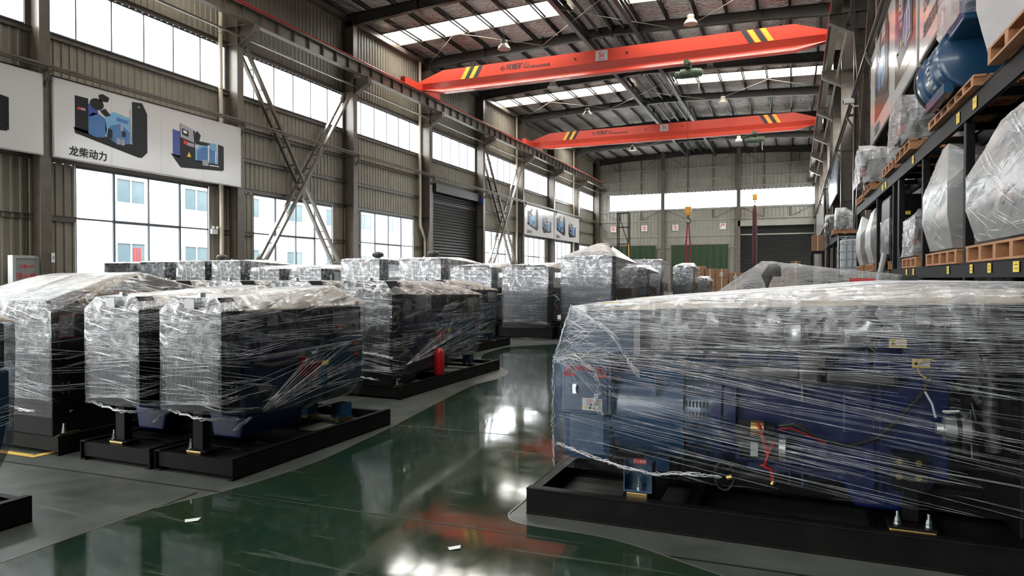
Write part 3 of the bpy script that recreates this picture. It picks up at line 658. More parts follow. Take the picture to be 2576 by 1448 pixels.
MB().tube([(0, 0, .05), (.05, 0, -.5), (.0, 0, -1.0), (.02, 0, -1.7)], .02, 6).build('tail_rope', M['ink'], s)
s = thing('lifting_sling', 'dark maroon bundled sling hanging from the farther crane hook', 'sling', (-2.86, 55.1, 2.3))
MB().lathe((0, 0, 0), (0, 0, 1), [(.09, 0), (.15, .3), (.19, 1.5), (.17, 3.4), (.17, 4.2), (.1, 4.65), (.03, 4.8)], 10).build('strap', M['sling_dark'], s, 60)

# ---------------------------------------------------------------- high bay lamps
for i, (y, l) in enumerate(((33.6, 'front left high bay lamp, first of the left row'), (41.5, 'second high bay lamp of the left row, partly behind the girder'), (49.4, 'third high bay lamp of the left row, between the cranes'), (64.7, 'farthest high bay lamp of the left row, beyond the farther crane'),
                      (36.0, 'front right high bay lamp above the nearer girder'), (44.5, 'second high bay lamp of the right row, just below the nearer girder'), (53.0, 'third high bay lamp of the right row, between the cranes'), (68.3, 'farthest high bay lamp of the right row, beside the far hoist'))):
    if i in (0, 4):
        x, z, cz = ((XL + GAP * 5, 13.7, 2.03), (XL + GAP * 11, 14.52, 1.21))[i // 4]
        lp = thing('high_bay_lamp', l, 'lamp', (x, y, z), group='high bay lamps under the roof')
        MB().lathe((0, 0, 0), (0, 0, 1), [(.36, 0), (.31, .12), (.2, .26), (.16, .3)], 20).build('lamp_shade', M['lampw'], lp, 40)
        MB().lathe((0, 0, .3), (0, 0, 1), [(.17, 0), (.19, .08), (.17, .17), (.05, .21)], 16).build('lamp_housing', M['lampw'], lp, 40)
        MB().cyl((0, 0, .48), (0, 0, cz), .012, n=6).build('lamp_cord', M['ink'], lp)
    else: dup(lp, (x, y, z), l)
# ---------------------------------------------------------------- stretch film
def hull_mesh(pts, zopen, amp, name, m, edge=.16, seed=0):
    bm = bmesh.new()
    for p in pts: bm.verts.new(p)
    r = bmesh.ops.convex_hull(bm, input=bm.verts[:])
    bmesh.ops.delete(bm, geom=list({g for g in r['geom_interior'] + r['geom_unused'] if isinstance(g, bmesh.types.BMVert)}), context='VERTS')
    bm.normal_update()
    bmesh.ops.delete(bm, geom=[f for f in bm.faces if f.normal.z < -.75 and f.calc_center_median().z < zopen], context='FACES')
    for _ in range(6):
        le = [e for e in bm.edges if e.calc_length() > edge]
        if not le: break
        bmesh.ops.subdivide_edges(bm, edges=le, cuts=1)
        bmesh.ops.triangulate(bm, faces=[f for f in bm.faces if len(f.verts) > 3])
    bm.normal_update(); bvh = BVHTree.FromBMesh(bm)
    off = Vector((seed * 3.7, seed * 1.3, seed * 2.1))
    for v in bm.verts:
        d = noise.noise(v.co * 7 + off) * amp + noise.noise(v.co * 19 + off) * amp * .5
        v.co += v.normal * d
    me = bpy.data.meshes.new(name); bm.to_mesh(me); bm.free(); me.materials.append(m)
    me.polygons.foreach_set('use_smooth', [True] * len(me.polygons)); me.set_sharp_from_angle(angle=R(32))
    return me, bvh
def cover_mesh(me, inset, nz, zmin, m, name='cardboard_cover', ymin=-9):
    """cardboard laid over the top, just under the film"""
    bm = bmesh.new(); bm.from_mesh(me); bm.normal_update()
    bmesh.ops.delete(bm, geom=[f for f in bm.faces if f.normal.z < nz or f.calc_center_median().z < zmin or f.calc_center_median().y < ymin], context='FACES')
    for v in bm.verts: v.co.z -= inset
    c = bpy.data.meshes.new(name); bm.to_mesh(c); bm.free(); c.materials.clear(); c.materials.append(m); return c
def ribbon(mb, path, w):
    """one stretched thread of film, a fine flattened tube lying on the wrap"""
    n = 4; rings = []
    for i, (p, nr) in enumerate(path):
        d = path[min(i + 1, len(path) - 1)][0] - path[max(i - 1, 0)][0]
        if d.length < 1e-6: continue
        s = d.cross(nr)
        if s.length < 1e-9: continue
        s = s.normalized() * (w / 2); u = nr.normalized() * (w / 2); k = .35 if i in (0, len(path) - 1) else 1
        rings.append([p + s * k, p + u * k, p - s * k, p - u * k])
    if len(rings) < 2: return
    mb.add([v for r in rings for v in r], [(i * n + j, (i + 1) * n + j, (i + 1) * n + (j + 1) % n, i * n + (j + 1) % n) for i in range(len(rings) - 1) for j in range(n)])
def strands(bvh, rect, seed, clusters, zr_, faces=('-x', '+x', '-y', '+y'), slopes=(-.22, .12), w=(.0015, .0045), ln=(.25, 1.6), gap=(.006, .02), top=0, topaxis='y', ztop=2.5):
    rnd = random.Random(seed); mb = MB(); x0, x1, y0, y1 = rect; W_, D_ = x1 - x0, y1 - y0
    per = [('-y', W_), ('+x', D_), ('+y', W_), ('-x', D_)]; tot = 2 * (W_ + D_)
    def at(u):
        u %= tot
        for f, l in per:
            if u <= l:
                if f == '-y': return f, Vector((x0 + u, y0 - .5, 0)), Vector((0, 1, 0))
                if f == '+x': return f, Vector((x1 + .5, y0 + u, 0)), Vector((-1, 0, 0))
                if f == '+y': return f, Vector((x1 - u, y1 + .5, 0)), Vector((0, -1, 0))
                return f, Vector((x0 - .5, y1 - u, 0)), Vector((1, 0, 0))
            u -= l
        return at(0)
    for c in range(clusters):
        u0 = rnd.uniform(0, tot)
        if at(u0)[0] not in faces: continue
        z0 = rnd.uniform(*zr_); sl = rnd.uniform(*slopes); L_ = rnd.uniform(*ln); n = rnd.choice((1, 1, 2, 3, 4, 6)); g = rnd.uniform(*gap)
        for k in range(n):
            ww = rnd.uniform(*w); st = u0 + rnd.uniform(-.08, .08); l2 = L_ * rnd.uniform(.6, 1.0); path = []; ss = sl + rnd.uniform(-.02, .02)
            ns = max(3, int(l2 / .07))
            for i in range(ns + 1):
                u = st + l2 * i / ns; f, o, d = at(u); z = z0 + k * g + ss * (u - st); o.z = z
                h = bvh.ray_cast(o, d, 1.6)
                if h[0] is None or z < zr_[0] - .05 or (path and (h[0] - path[-1][0]).length > .4): ribbon(mb, path, ww) if len(path) > 1 else None; path = []; continue
                path.append((h[0] + h[1] * .006, h[1]))
            if len(path) > 1: ribbon(mb, path, ww)
    for c in range(top):
        ax = topaxis == 'y'
        a0 = rnd.uniform(y0, y1) if ax else rnd.uniform(x0, x1); b = rnd.uniform(x0, x1) if ax else rnd.uniform(y0, y1); l2 = rnd.uniform(.2, 1.3); ss = rnd.uniform(-.12, .12); ww = rnd.uniform(*w)
        path = []
        for i in range(int(l2 / .08) + 2):
            t = i * .08; p = Vector((b + ss * t, a0 + t, ztop)) if ax else Vector((a0 + t, b + ss * t, ztop))
            h = bvh.ray_cast(p, Vector((0, 0, -1)), 2)
            if h[0] is None or h[1].z < .3: break
            path.append((h[0] + h[1] * .006, h[1]))
        if len(path) > 1: ribbon(mb, path, ww)
    return mb
def rope(mb, pts, r, seed, n=3, wob=.008):
    """film twisted into a crinkled rope"""
    rnd = random.Random(seed); pts = [Vector(p) for p in pts]
    for k in range(n):
        out = []
        for a, b in zip(pts, pts[1:]):
            m_ = max(2, int((b - a).length / .03))
            for i in range(m_): out.append(a.lerp(b, i / m_) + Vector((rnd.uniform(-wob, wob), rnd.uniform(-wob, wob), rnd.uniform(-wob, wob))))
        out.append(pts[-1]); mb.tube(out, r * rnd.uniform(.6, 1.2), 5)
    return mb

# ---------------------------------------------------------------- generator sets
def channel(mb, x, y0, y1, z0, z1, side, fw=.06, t=.012):
    """C channel along y; web at x, flanges towards side"""
    a, b = sorted((x, x + side * t)); mb.box(a, y0, z0, b, y1, z1)
    a, b = sorted((x, x + side * fw)); mb.box(a, y0, z1 - t, b, y1, z1).box(a, y0, z0, b, y1, z0 + t); return mb
def bolts(mb, pts, d, r=.008, l=.014):
    for p in pts: mb.cyl(p, Vector(p) + Vector(d) * l, r, n=6)
    return mb
def stud(parent, x, y, z, s=1.0):
    b = MB().cyl((x, y, z), (x, y, z + .008 * s), .024 * s, n=12).cyl((x, y, z + .008 * s), (x, y, z + .035 * s), .019 * s, n=6).cyl((x, y, z + .035 * s), (x, y, z + .05 * s), .016 * s, n=6).cyl((x, y, z + .05 * s), (x, y, z + .085 * s), .010 * s, n=8)
    return b.build('bolt', M['zinc'], parent, 40)

def skid(t, W, L, hs, cross, near=True):
    for s in (-1, 1): channel(MB(), s * W / 2, 0, L, 0, hs, -s).build('side_rail', M['skid'], t, bevel=.003 if near else 0)
    for y in cross:
        m = MB().box(-W / 2 + .013, y, .03, W / 2 - .013, y + .012, hs - .012).box(-W / 2 + .06, y, hs - .024, W / 2 - .06, y + .06, hs - .012).box(-W / 2 + .013, y, .03, W / 2 - .013, y + .06, .042)
        m.build('cross_member', M['skid'], t)
    for ya, yb_ in ((.35, .5), (.1, .28), (L - .62, L - .42)): MB().box(-W / 2 + .013, ya, hs - .03, W / 2 - .013, yb_, hs - .018).build('mount_plate', M['skid'], t)

def genset(name, lab, loc, W=.8, L=2.13, hs=.162, rw=.6, rb=.5, rt=1.254, rd=.18, dome=.1, legs=True, eng='deepblue', alt='blue', covm='cover', peak=(1.25, 1.5, 1.43), near=2, seed=1, clusters=260, pitch=.0150, hcol='core', cap=False, filmm='film', tagpaper=False, bare=False, tail=.33, peakw=.6):
    t = thing(name, lab, 'generator set', loc)
    near_ = near >= 1
    skid(t, W, L, hs, (.02, L * .45, L - .08), near_)
    h = rw / 2; ah = min(h, .31) if rw < .7 else h * .8; yb = L - tail
    ez = rb + .02 if not legs else .40; etop = min(rt - .12, 1.12)
    # radiator
    rad = MB().box(-h + .03, .03, rb + .03, h - .03, rd - .03, rt - .09).build('radiator_core', M[hcol], t)
    f = MB().box(-h, 0, rb, -h + .035, rd, rt).box(h - .035, 0, rb, h, rd, rt).box(-h + .035, .005, rb, h - .035, rd, rb + .05).box(-h + .035, .005, rt - .09, h - .035, rd, rt)
    f.prism([(-h, rt), (h, rt), (h * .78, rt + dome), (-h * .78, rt + dome)], 'xz', .03, rd).build('radiator_frame', M['black'], t, bevel=.004 if near > 1 else 0)
    g = MB(); n = int((rw - .08) / pitch)
    for i in range(n + 1):
        x = -h + .04 + (rw - .08) * i / n; g.box(x - .0022, -.006, rb + .04, x + .0022, .0, rt - .07)
    nh = 6
    for i in range(nh + 1):
        z = rb + .05 + (rt - rb - .13) * i / nh; g.box(-h + .03, -.010, z - .003, h - .03, -.006, z + .003)
    go = g.build('radiator_grille', M['grille'], t, kind='stuff')
    b = MB(); zz = rb + .05
    while zz < rt - .03:
        bolts(b, [(-h + .018, 0, zz), (h - .018, 0, zz)], (0, -1, 0), .006, .01); bolts(b, [(h, .05, zz)], (1, 0, 0), .007, .01); zz += (rt - rb) / (12 if near > 1 else 8)
    bolts(b, [(h, .08, rb + .1), (h, .13, rb + .1), (h, .08, rb + .18), (h, .13, rb + .18)], (1, 0, 0), .013, .014)
    b.build('radiator_bolts', M['zinc'], t, kind='stuff')
    MB().cyl((0, rd * .55, rt + dome), (0, rd * .55, rt + dome + .035), .03, n=12).build('filler_cap', M['zinc'], t)
    if legs:
        lx = -.03
        MB().box(lx - .05, .08, hs, lx + .05, .15, rb + .02).build('radiator_leg', M['black'], t)
        p = MB().box(lx - .09, .05, hs - .012, lx + .06, .2, hs + .012).build('rubber_mount', M['gold'], t, bevel=.006 if near > 1 else 0)
        MB().box(lx - .095, .045, hs + .012, lx + .12, .205, hs + .02).build('mount_plate', M['black'], p)
        stud(p, lx - .07, .08, hs + .02, .9)
    else:
        MB().box(-h, 0, hs, -h + .02, rd + .3, rb).box(h - .02, 0, hs, h, rd + .3, rb).box(-h, .0, hs, h, .02, rb).build('radiator_stand', M['black'], t)
        for s in (-1, 1):
            p = MB().box(s * (h - .04) - .06, .04, hs - .012, s * (h - .04) + .06, .22, hs + .014).build('rubber_mount', M['gold'], t); stud(p, s * (h + .02), .08, hs + .014, 1.0)
    # fan shroud and fan
    MB().lathe((0, rd, (rb + rt) / 2), (0, 1, 0), [(h * .85, 0), (h * .7, .05), (h * .66, .12)], 24).build('fan_shroud', M['black'], t, 40)
    ew = min(.21, h * .7); e0, e1 = rd + .14, L * .52
    if near_:
        MB().box(-ew, e0, ez, ew, e1, etop - .25).build('engine_block', M[eng], t, bevel=.02)
        m = MB()
        for i in range(4): m.box(-ew * .8, e0 + .03 + i * (e1 - e0 - .06) / 4, etop - .25, ew * .8, e0 + .03 + (i + .85) * (e1 - e0 - .06) / 4, etop - .12)
        m.build('cylinder_heads', M[eng], t, bevel=.012)
        MB().box(-ew * .55, e0 + .05, etop - .12, ew * .55, e1 - .05, etop - .05).build('valve_cover', M[eng], t, bevel=.02)
        MB().prism([(-ew * .9, ez), (ew * .9, ez), (ew * .7, hs + .05), (-ew * .7, hs + .05)], 'xz', e0 + .02, e1 - .05).build('oil_pan', M[eng], t, bevel=.02)
        for s in (-1, 1):
            MB().cyl((s * (ew + .05), e0 + .05, ez + .2), (s * (ew + .05), e0 + .2, ez + .2), .055, n=16).build('fuel_pump', M['cast'], t, 40)
            MB().cyl((s * (ew + .06), e1 - .18, ez + .26), (s * (ew + .06), e1 - .18, ez + .42), .045, n=16).build('oil_filter', M['redpaint' if s > 0 else 'black'], t, 40)
            MB().tube([(s * ew, e0 + .1, etop - .3), (s * (ew + .06), e0 + .2, etop - .33), (s * (ew + .06), e1 - .25, etop - .33), (s * ew, e1 - .1, etop - .28)], .022, 8).build('manifold_pipe', M['cast'], t, 60)
            MB().lathe((s * ew, e0 + .3, ez + .12), (s, 0, 0), [(.07, 0), (.07, .03), (.03, .04), (.03, .07)], 16).build('cover_plate', M['cast'], t, 40)
        MB().lathe((.12, rd + .1, rt - .115), (0, 1, 0), [(.04, 0), (.062, .03), (.066, .08), (.066, .5), (.055, .56), (.03, .58)], 18).build('air_filter', M['blackm'], t, 40)
        MB().box(.186, rd + .42, rt - .15, .190, rd + .55, rt - .08).build('filter_label', M['paper'], t)
        MB().tube([(.1, rd + .66, rt - .12), (.1, rd + .75, rt - .13), (.06, rd + .8, rt - .25), (.05, rd + .8, etop - .1)], .04, 8).build('intake_elbow', M['rubber'], t, 60)
        MB().lathe((0, rd + .1, ez + .3), (0, 1, 0), [(.09, 0), (.09, .03), (.04, .04)], 18).build('pulley', M['black'], t, 40)
    if cap:
        MB().lathe((cap[0], cap[1], rt - .05), (0, 0, 1), [(.09, 0), (.09, cap[2] - rt - .08), (.17, cap[2] - rt - .06), (.18, cap[2] - rt + .02), (.13, cap[2] - rt + .07), (.03, cap[2] - rt + .09)], 18).build('air_intake_cap', M['blackm'], t, 40)
    # alternator end
    r = min(.3, ah); ac = hs + .16 + r
    MB().lathe((0, e1, ac), (0, 1, 0), [(r * 1.05, 0), (r * 1.08, .1), (r, .12), (r, yb - e1 - .03), (r * .86, yb - e1)], 28).build('alternator', M[alt], t, 40)
    MB().box(-r * .98, e1 + .22, ac, r * .98, yb, min(ac + r + .02, .95)).build('terminal_box', M[alt], t, bevel=.012)
    v = MB()
    for k in range(-6, 7):
        a = k * .12
        for j in range(5): v.box(.0, .14 + j * .018, -.006, .004, .148 + j * .018, .006, Matrix.Translation((0, e1, ac)) @ Matrix.Rotation(-a, 4, 'Y') @ Matrix.Translation((r * 1.0, 0, 0)))
    v.build('vent_slots', M['ink'], t, kind='stuff')
    for s in (-1, 1):
        q = MB().box(s * .2 - .06, yb - .3, hs + .012, s * .2 + .06, yb - .14, hs + .14).build('alternator_foot', M[alt], t)
        for i in range(3): MB().box(s * .2 - .065, yb - .31, hs - .014 + i * .009, s * .2 + .065, yb - .13, hs - .008 + i * .009).build('shim', M['gold'], q)
        stud(q, s * .2 + s * .03, yb - .33, hs - .02, .8)
    cb = MB().box(-ah * .95, yb - .5, .955, ah * .95, yb - .02, min(rt - .03, 1.24)).build('control_box', M['black'], t, bevel=.01)
    MB().box(ah * .95, yb - .46, .99, ah * .95 + .004, yb - .06, min(rt - .06, 1.2)).build('control_panel', M['greyplate'], cb)
    for i, c in enumerate(('redink', 'tag', 'hoistg')):
        MB().cyl((ah * .95, yb - .42 + i * .13, 1.05), (ah * .95 + .02, yb - .42 + i * .13, 1.05), .018, n=10).build('indicator_lamp', M[c], cb)
    MB().box(r * .98, yb - .16, .72, r * .98 + .004, yb - .06, .9).build('warning_label', M['ink'], t); MB().box(r * .98 + .004, yb - .15, .86, r * .98 + .006, yb - .07, .88).box(r * .98 + .004, yb - .15, .76, r * .98 + .006, yb - .07, .785).build('warning_text', M['redink'], t)
    if near > 1:
        MB().box(ew + .02, e1 - .06, ac - .02, ew + .09, e1 + .05, ac + .14).build('red_cover', M['redpaint'], t, bevel=.01)
        MB().box(r * 1.06, e1 + .03, ac + .1, r * 1.06 + .003, e1 + .12, ac + .14).build('caution_label', M['tag'], t)
    if bare: return t
    # film
    p0, p1, pz = peak; w2 = h + .012; wb2 = ah + .02
    pts = [(s * w2, -.014, rb - (.02 if legs else .1)) for s in (-1, 1)] + [(s * w2, -.016, rt) for s in (-1, 1)] + [(s * w2 * .72, .02, rt + dome) for s in (-1, 1)] + [(s * w2 * .72, rd + .02, rt + dome) for s in (-1, 1)] + [(s * w2, rd + .02, rt) for s in (-1, 1)]
    pts += [(s * w2 * peakw, p0, pz - .03) for s in (-1, 1)] + [(s * w2 * peakw, p1, pz) for s in (-1, 1)]
    pts += [(s * wb2, yb + .015, 1.25 if rt < 1.4 else rt - .1) for s in (-1, 1)] + [(s * wb2, yb + .02, .95) for s in (-1, 1)] + [(s * wb2 * .8, yb - .05, hs + .16) for s in (-1, 1)] + [(s * wb2 * .9, yb + .02, .5) for s in (-1, 1)] + [(s * w2, rd + .03, rb - .05) for s in (-1, 1)]
    me, bvh = hull_mesh(pts, rb + .3, .007, 'stretch_film', M[filmm], .16, seed)
    link('cardboard_cover', cover_mesh(me, .012, .55, rt - .1, M[covm], ymin=rd + .06), t)
    link('stretch_film', me, t)
    if clusters:
        s_ = strands(bvh, (-w2, w2, -.02, yb), seed + 10, clusters * 2, (rb + .02, rt + .1), faces=('-y',), slopes=(-.25, .12), ln=(.25, .9), w=(.001, .0032), top=60 if near > 1 else 0, topaxis='y')
        s2 = strands(bvh, (-w2, w2, -.02, yb), seed + 11, int(clusters * .45), (rb + .02, rt + .1), faces=('-x', '+x', '+y'), slopes=(-.05, .22), w=(.0008, .0026)); s_.add(s2.v, s2.f)
        if near > 1:
            rope(s_, [(w2 + .0, .15, rb - .07), (w2 * .4, -.02, rb - .06), (-w2 * .3, -.02, rb - .03), (-w2, .05, rb - .02)], .003, seed, 5, .012)
            tail = Vector((w2 * .9, .3, .4)); rq = random.Random(seed)
            for i in range(26):
                e = Vector((wb2 + .02, rq.uniform(yb * .55, yb), rq.uniform(.5, .93))); pa = []
                for k in range(9):
                    p = tail.lerp(e, k / 8); hh = bvh.ray_cast(Vector((1.2, p.y, p.z)), Vector((-1, 0, 0)), 1.4)
                    if hh[0] is not None: pa.append((hh[0] + hh[1] * (.006 + .0006 * i), hh[1]))
                if len(pa) > 1: ribbon(s_, pa, rq.uniform(.001, .0035))
            rope(s_, [tail, (w2 * .86, .22, .37), (w2 * .8, .16, .33)], .004, seed + 2, 7, .014)
        s_.build('film_strands', M['strand'], t, 180, kind='stuff')
    if tagpaper: MB().box(-.04, -.03, rt + .02, .06, -.024, rt + .09).build('paper_label', M['paper'], t)
    return t

# first row, left of the aisle
g1 = genset('generator_set', 'film-wrapped blue generator set nearest the aisle, on the black skid at the left front', (-4.23, 3.85, 0), seed=1, clusters=190, tagpaper=True, pitch=.0135)
g2 = dup(g1, (-5.07, 3.84, 0), 'film-wrapped generator set standing tight against the left side of the aisle-side front one')
g3 = genset('generator_set', 'wider generator set with red-edged label, third from the aisle in the front row', (-6.27, 3.84, 0), W=1.06, L=2.6, rw=.93, rb=.42, rt=1.215, rd=.3, legs=False, dome=.09, peak=(.75, 1.0, 1.56), seed=3, clusters=170, pitch=.016)
q = MB().box(.467, .06, .99, .470, .19, 1.19).build('red_edged_label', M['redink'], g3); MB().box(.470, .07, 1.0, .472, .18, 1.18).build('label_text', M['greyplate'], q)
b = MB().box(-.38, .35, 1.2, .38, 1.0, 1.38).build('carton', M['carton'], g3)
dup(g3, (-7.6, 4.3, 0), 'wide wrapped generator set at the far left edge, high brown wrapped carton on top')
# rear end of a set that juts in at the left edge, alternator towards the end wall
genset('generator_set', 'generator set cut off by the left edge, only skid corner and blue alternator showing', (-4.74, 2.74 - 2.13, 0), seed=12, clusters=120, tail=.06)
# second row
g5 = genset('generator_set', 'tall-grille generator set behind the front row, knotted film, red cylinder on its skid', (-5.01, 7.22, 0), W=1.02, L=3.1, rw=.82, rb=.3, rt=1.3, rd=.26, legs=False, dome=.17, peak=(.9, 1.6, 1.45), seed=5, clusters=230, pitch=.0145)
MB().lathe((.44, 1.15, .165), (0, 0, 1), [(.07, 0), (.075, .02), (.075, .3), (.05, .35), (.02, .37)], 16).build('red_cylinder', M['redpaint'], g5, 40)
s_ = MB(); rope(s_, [(.44, -.03, .52), (.36, -.035, .53), (.2, -.03, .55), (-.1, -.03, .58)], .008, 4, 5, .014); s_.build('film_knot', M['strand'], g5)
dup(g5, (-6.2, 7.24, 0), 'wrapped set in the second row, next left of the knotted-film one')
dup(g5, (-7.35, 7.22, 0), 'wrapped set in the second row, second left of the knotted-film one')
dup(g5, (-8.6, 7.26, 0), 'wrapped set in the second row, third left of the knotted-film one')
dup(g5, (-10.7, 7.2, 0), 'wrapped set in the second row, its top showing low below the big left window')
dup(g5, (-6.48, 11.2, 0), 'blue-ended wrapped set past the knotted-film one, beside the bend of the aisle')
# back row under the windows
gl = genset('generator_set', 'black radiator set in the back row, just left of the tallest one', (-6.22, 15.85, 0), W=1.45, L=3.4, rw=1.22, rb=.36, rt=1.78, rd=.4, hs=.3, legs=False, dome=.05, peak=(1.0, 1.6, 1.93), filmm='film3', near=1, seed=7, clusters=90, pitch=.03)
gt = genset('generator_set', 'tallest wrapped radiator set with a clear film peak, at the aisle bend', (-4.64, 15.85, 0), W=1.45, L=3.6, rw=1.26, rb=.36, rt=2.03, rd=.42, hs=.3, legs=False, dome=.03, peak=(1.3, 1.5, 2.42), peakw=.2, filmm='film3', near=1, seed=8, clusters=100, pitch=.03, cap=(.1, 1.4, 2.36))
gc = genset('generator_set', 'tall set with black mushroom intake in the back row, left of the roller shutter foot', (-9.22, 15.85, 0), W=1.4, L=3.4, rw=1.25, rb=.36, rt=2.03, rd=.42, hs=.3, legs=False, dome=.03, peak=(1.0, 1.6, 2.1), filmm='film3', near=1, seed=9, clusters=80, pitch=.03, cap=(-.55, 1.7, 2.27))
dup(gl, (-7.72, 15.85, 0), 'black radiator set in the back row, second left of the tallest one', scale=(.95, 1, 1))
dup(gc, (-11.12, 15.85, 0), 'tall set with mushroom intake in the back row, beside the second lattice brace foot')
for x, sc, lab in ((-13.0, .87, 'low wrapped set in the back row, right under the foot of the lattice brace'), (-14.5, .87, 'low wrapped set in the back row, between lattice brace foot and bare mushroom cap'),
                   (-15.98, 1.0, 'wrapped set in the back row below the right edge of the big window'), (-17.4, 1.0, 'wrapped set in the back row below the middle of the big window'),
                   (-19.1, 1.0, 'second set from the left end of the back row, below the big window'), (-20.75, .99, 'leftmost set of the back row, beside the left wall under the big window')):
    dup(gc if sc > .9 else gl, (x, 15.86, 0), lab, scale=(.9, 1, sc if sc > .9 else 1.0), skip=() if x in (-17.4, -14.5, -13.0) else ('air_intake_cap',))
# beyond the bend
dup(gl, (-4.55, 20.6, 0), 'wrapped set behind the tallest one, seen past its right side', scale=(.7, .8, 1.0))
dup(gc, (-5.05, 24.6, 0), 'wrapped set two places behind the tallest one, in front of the green curtain', scale=(1.0, .8, 1.06), skip=('air_intake_cap',))
dup(gl, (-3.72, 25.0, 0), 'dark wrapped set farthest along the row, left of the piled cartons', scale=(.58, .8, 1.08))
dup(g1, (-3.6, 29, 0), 'small low wrapped set in front of the piled cartons', scale=(1.0, 1, 1.12))

# ---------------------------------------------------------------- the big set at the right front
def big_set(loc, lab):
    t = thing('generator_set', lab, 'generator set', loc)
    Lx, Wy, hs = 3.15, .98, .165
    for y, s in ((0, 1), (Wy, -1)):
        m = MB(); a, b = sorted((y, y + s * .012)); m.box(0, a, 0, Lx, b, hs); a, b = sorted((y - s * .006, y + s * .07)); m.box(0, a, hs - .012, Lx, b, hs).box(0, a, 0, Lx, b, .012)
        m.build('side_rail', M['skid'], t, bevel=.003)
    for x in (0, .98, 2.0, Lx - .012):
        MB().box(x, .012, .0 if x in (0,) else .03, x + .012, Wy - .012, hs - .013).box(x, .07, hs - .025, x + .07, Wy - .07, hs - .013).build('cross_member', M['skid'], t)
    MB().box(.59, .012, hs - .03, .82, Wy - .012, hs - .016).build('mount_plate', M['skid'], t); MB().box(2.0, .012, hs - .03, 2.34, Wy - .012, hs - .016).build('mount_plate', M['skid'], t)
    # alternator: lower drum, terminal box, control cabinet
    MB().lathe((.18, .5, .68), (1, 0, 0), [(.3, 0), (.345, .03), (.35, .1), (.35, .78), (.36, .80), (.36, .95)], 40).build('alternator', M['blue'], t, 35)
    MB().box(.2, .13, .34, .52, .87, .7).build('alternator_end', M['blue'], t, bevel=.05)
    v = MB()
    for i in range(11):
        a = R(-42 + i * 10.5)
        for j in range(7): v.box(-.0052, -.003, -.019, .0052, .0045, .019, Matrix.Translation((.978 + j * .0205, .5, .68)) @ Matrix.Rotation(-a, 4, 'X') @ Matrix.Translation((0, -.36, 0)))
    v.build('vent_slots', M['ink'], t, kind='stuff')
    MB().box(.79, .139, .78, .80, .2, .9).box(.96, .14, .35, .963, .86, 1.02).build('joint_band', M['blue'], t)
    tb = MB().box(.2, .1, .645, .53, .9, .99).build('terminal_box', M['blue'], t, bevel=.006)
    MB().box(.225, .088, .665, .505, .1, .965).build('terminal_cover', M['blue'], tb, bevel=.003)
    def tri(x, z, s):
        m = MB(); a = [(x - s, z - s * .8), (x + s, z - s * .8), (x, z + s)]
        for p, q in ((0, 1), (1, 2), (2, 0)): m.bar((a[p][0], .085, a[p][1]), (a[q][0], .085, a[q][1]), .004, .012)
        m.bar((x, .085, z - .02), (x - .008, .085, z + .02), .003, .006); return m
    tri(.262, .915, .034).build('warning_triangle', M['redink'], tb); tri(.462, .915, .034).build('warning_triangle', M['redink'], tb)
    text('warning_text', '高压危险', .034, M['redink'], tb, (.362, .085, .935), (1, 0, 0), (0, 0, 1), .001)
    MB().box(.285, .07, .775, .31, .088, .835).box(.287, .062, .79, .308, .07, .82).build('latch', M['zinc'], tb)
    lb_ = MB().box(.345, .084, .672, .475, .0875, .75).build('terminal_label', M['paper'], tb)
    text('label_text', '注意电源', .022, M['redink'], tb, (.41, .083, .732), (1, 0, 0), (0, 0, 1)); text('label_text', '先接地线', .018, M['ink'], tb, (.41, .083, .712), (1, 0, 0), (0, 0, 1))
    for i, c in enumerate(('tag', 'hoistg', 'redink', 'ink')): MB().cyl((.368 + i * .028, .084, .689), (.368 + i * .028, .081, .689), .009, n=12).build('label_dot', M[c], tb)
    cc = MB().box(.27, .14, 1.03, .66, .82, 1.315).build('control_cabinet', M['blue'], t, bevel=.006)
    MB().box(.66, .13, 1.03, .70, .83, 1.32).build('cabinet_panel', M['grey'], cc)
    MB().box(.22, .14, .99, .75, .82, 1.02).build('cabinet_bracket', M['black'], t)
    tg = MB().box(.42, .3, 1.335, .53, .38, 1.345).build('yellow_tag', M['tag'], t)
    fo = MB().box(.61, .08, hs + .03, .785, .09 + .1, hs + .04).box(.61, .08, hs + .03, .618, .2, .37).box(.777, .08, hs + .03, .785, .2, .37).box(.61, .19, hs + .03, .785, .2, .37).build('alternator_foot', M['blue'], t)
    pd = MB().box(.63, .07, hs - .014, .76, .2, hs + .028).build('rubber_mount', M['gold'], fo, bevel=.006); stud(fo, .70, .12, hs + .04, .9)
    MB().box(.61, .7, hs, .785, .85, .4).build('alternator_foot', M['blue'], t)
    MB().box(.66, .136, .355, .74, .139, .385).build('red_label', M['redink'], t)
    text('label_text', '小心触电', .02, M['paper'], t, (.70, .134, .37), (1, 0, 0), (0, 0, 1))
    # engine
    MB().lathe((1.13, .5, .68), (1, 0, 0), [(.37, 0), (.37, .05), (.34, .06), (.34, .13)], 32).build('flywheel_housing', M['deepblue'], t, 40)
    MB().box(1.25, .24, .4, 2.36, .76, .96).build('engine_block', M['deepblue'], t, bevel=.02)
    m = MB()
    for i in range(6): m.box(1.27 + i * .18, .27, .96, 1.435 + i * .18, .7, 1.09)
    m.build('cylinder_heads', M['deepblue'], t, bevel=.01)
    m = MB()
    for i in range(6): m.box(1.285 + i * .18, .3, 1.09, 1.42 + i * .18, .66, 1.18)
    m.build('valve_covers', M['deepblue'], t, bevel=.02)
    MB().prism([(1.3, .42), (2.3, .42), (2.28, .34), (2.12, .2), (1.9, .2), (1.84, .33), (1.32, .35)], 'xz', .28, .72).build('oil_pan', M['deepblue'], t, bevel=.015)
    m = MB()
    for x in (1.55, 1.62, 1.98, 2.02): m.box(x, .22, .3, x + .012, .25, .94)
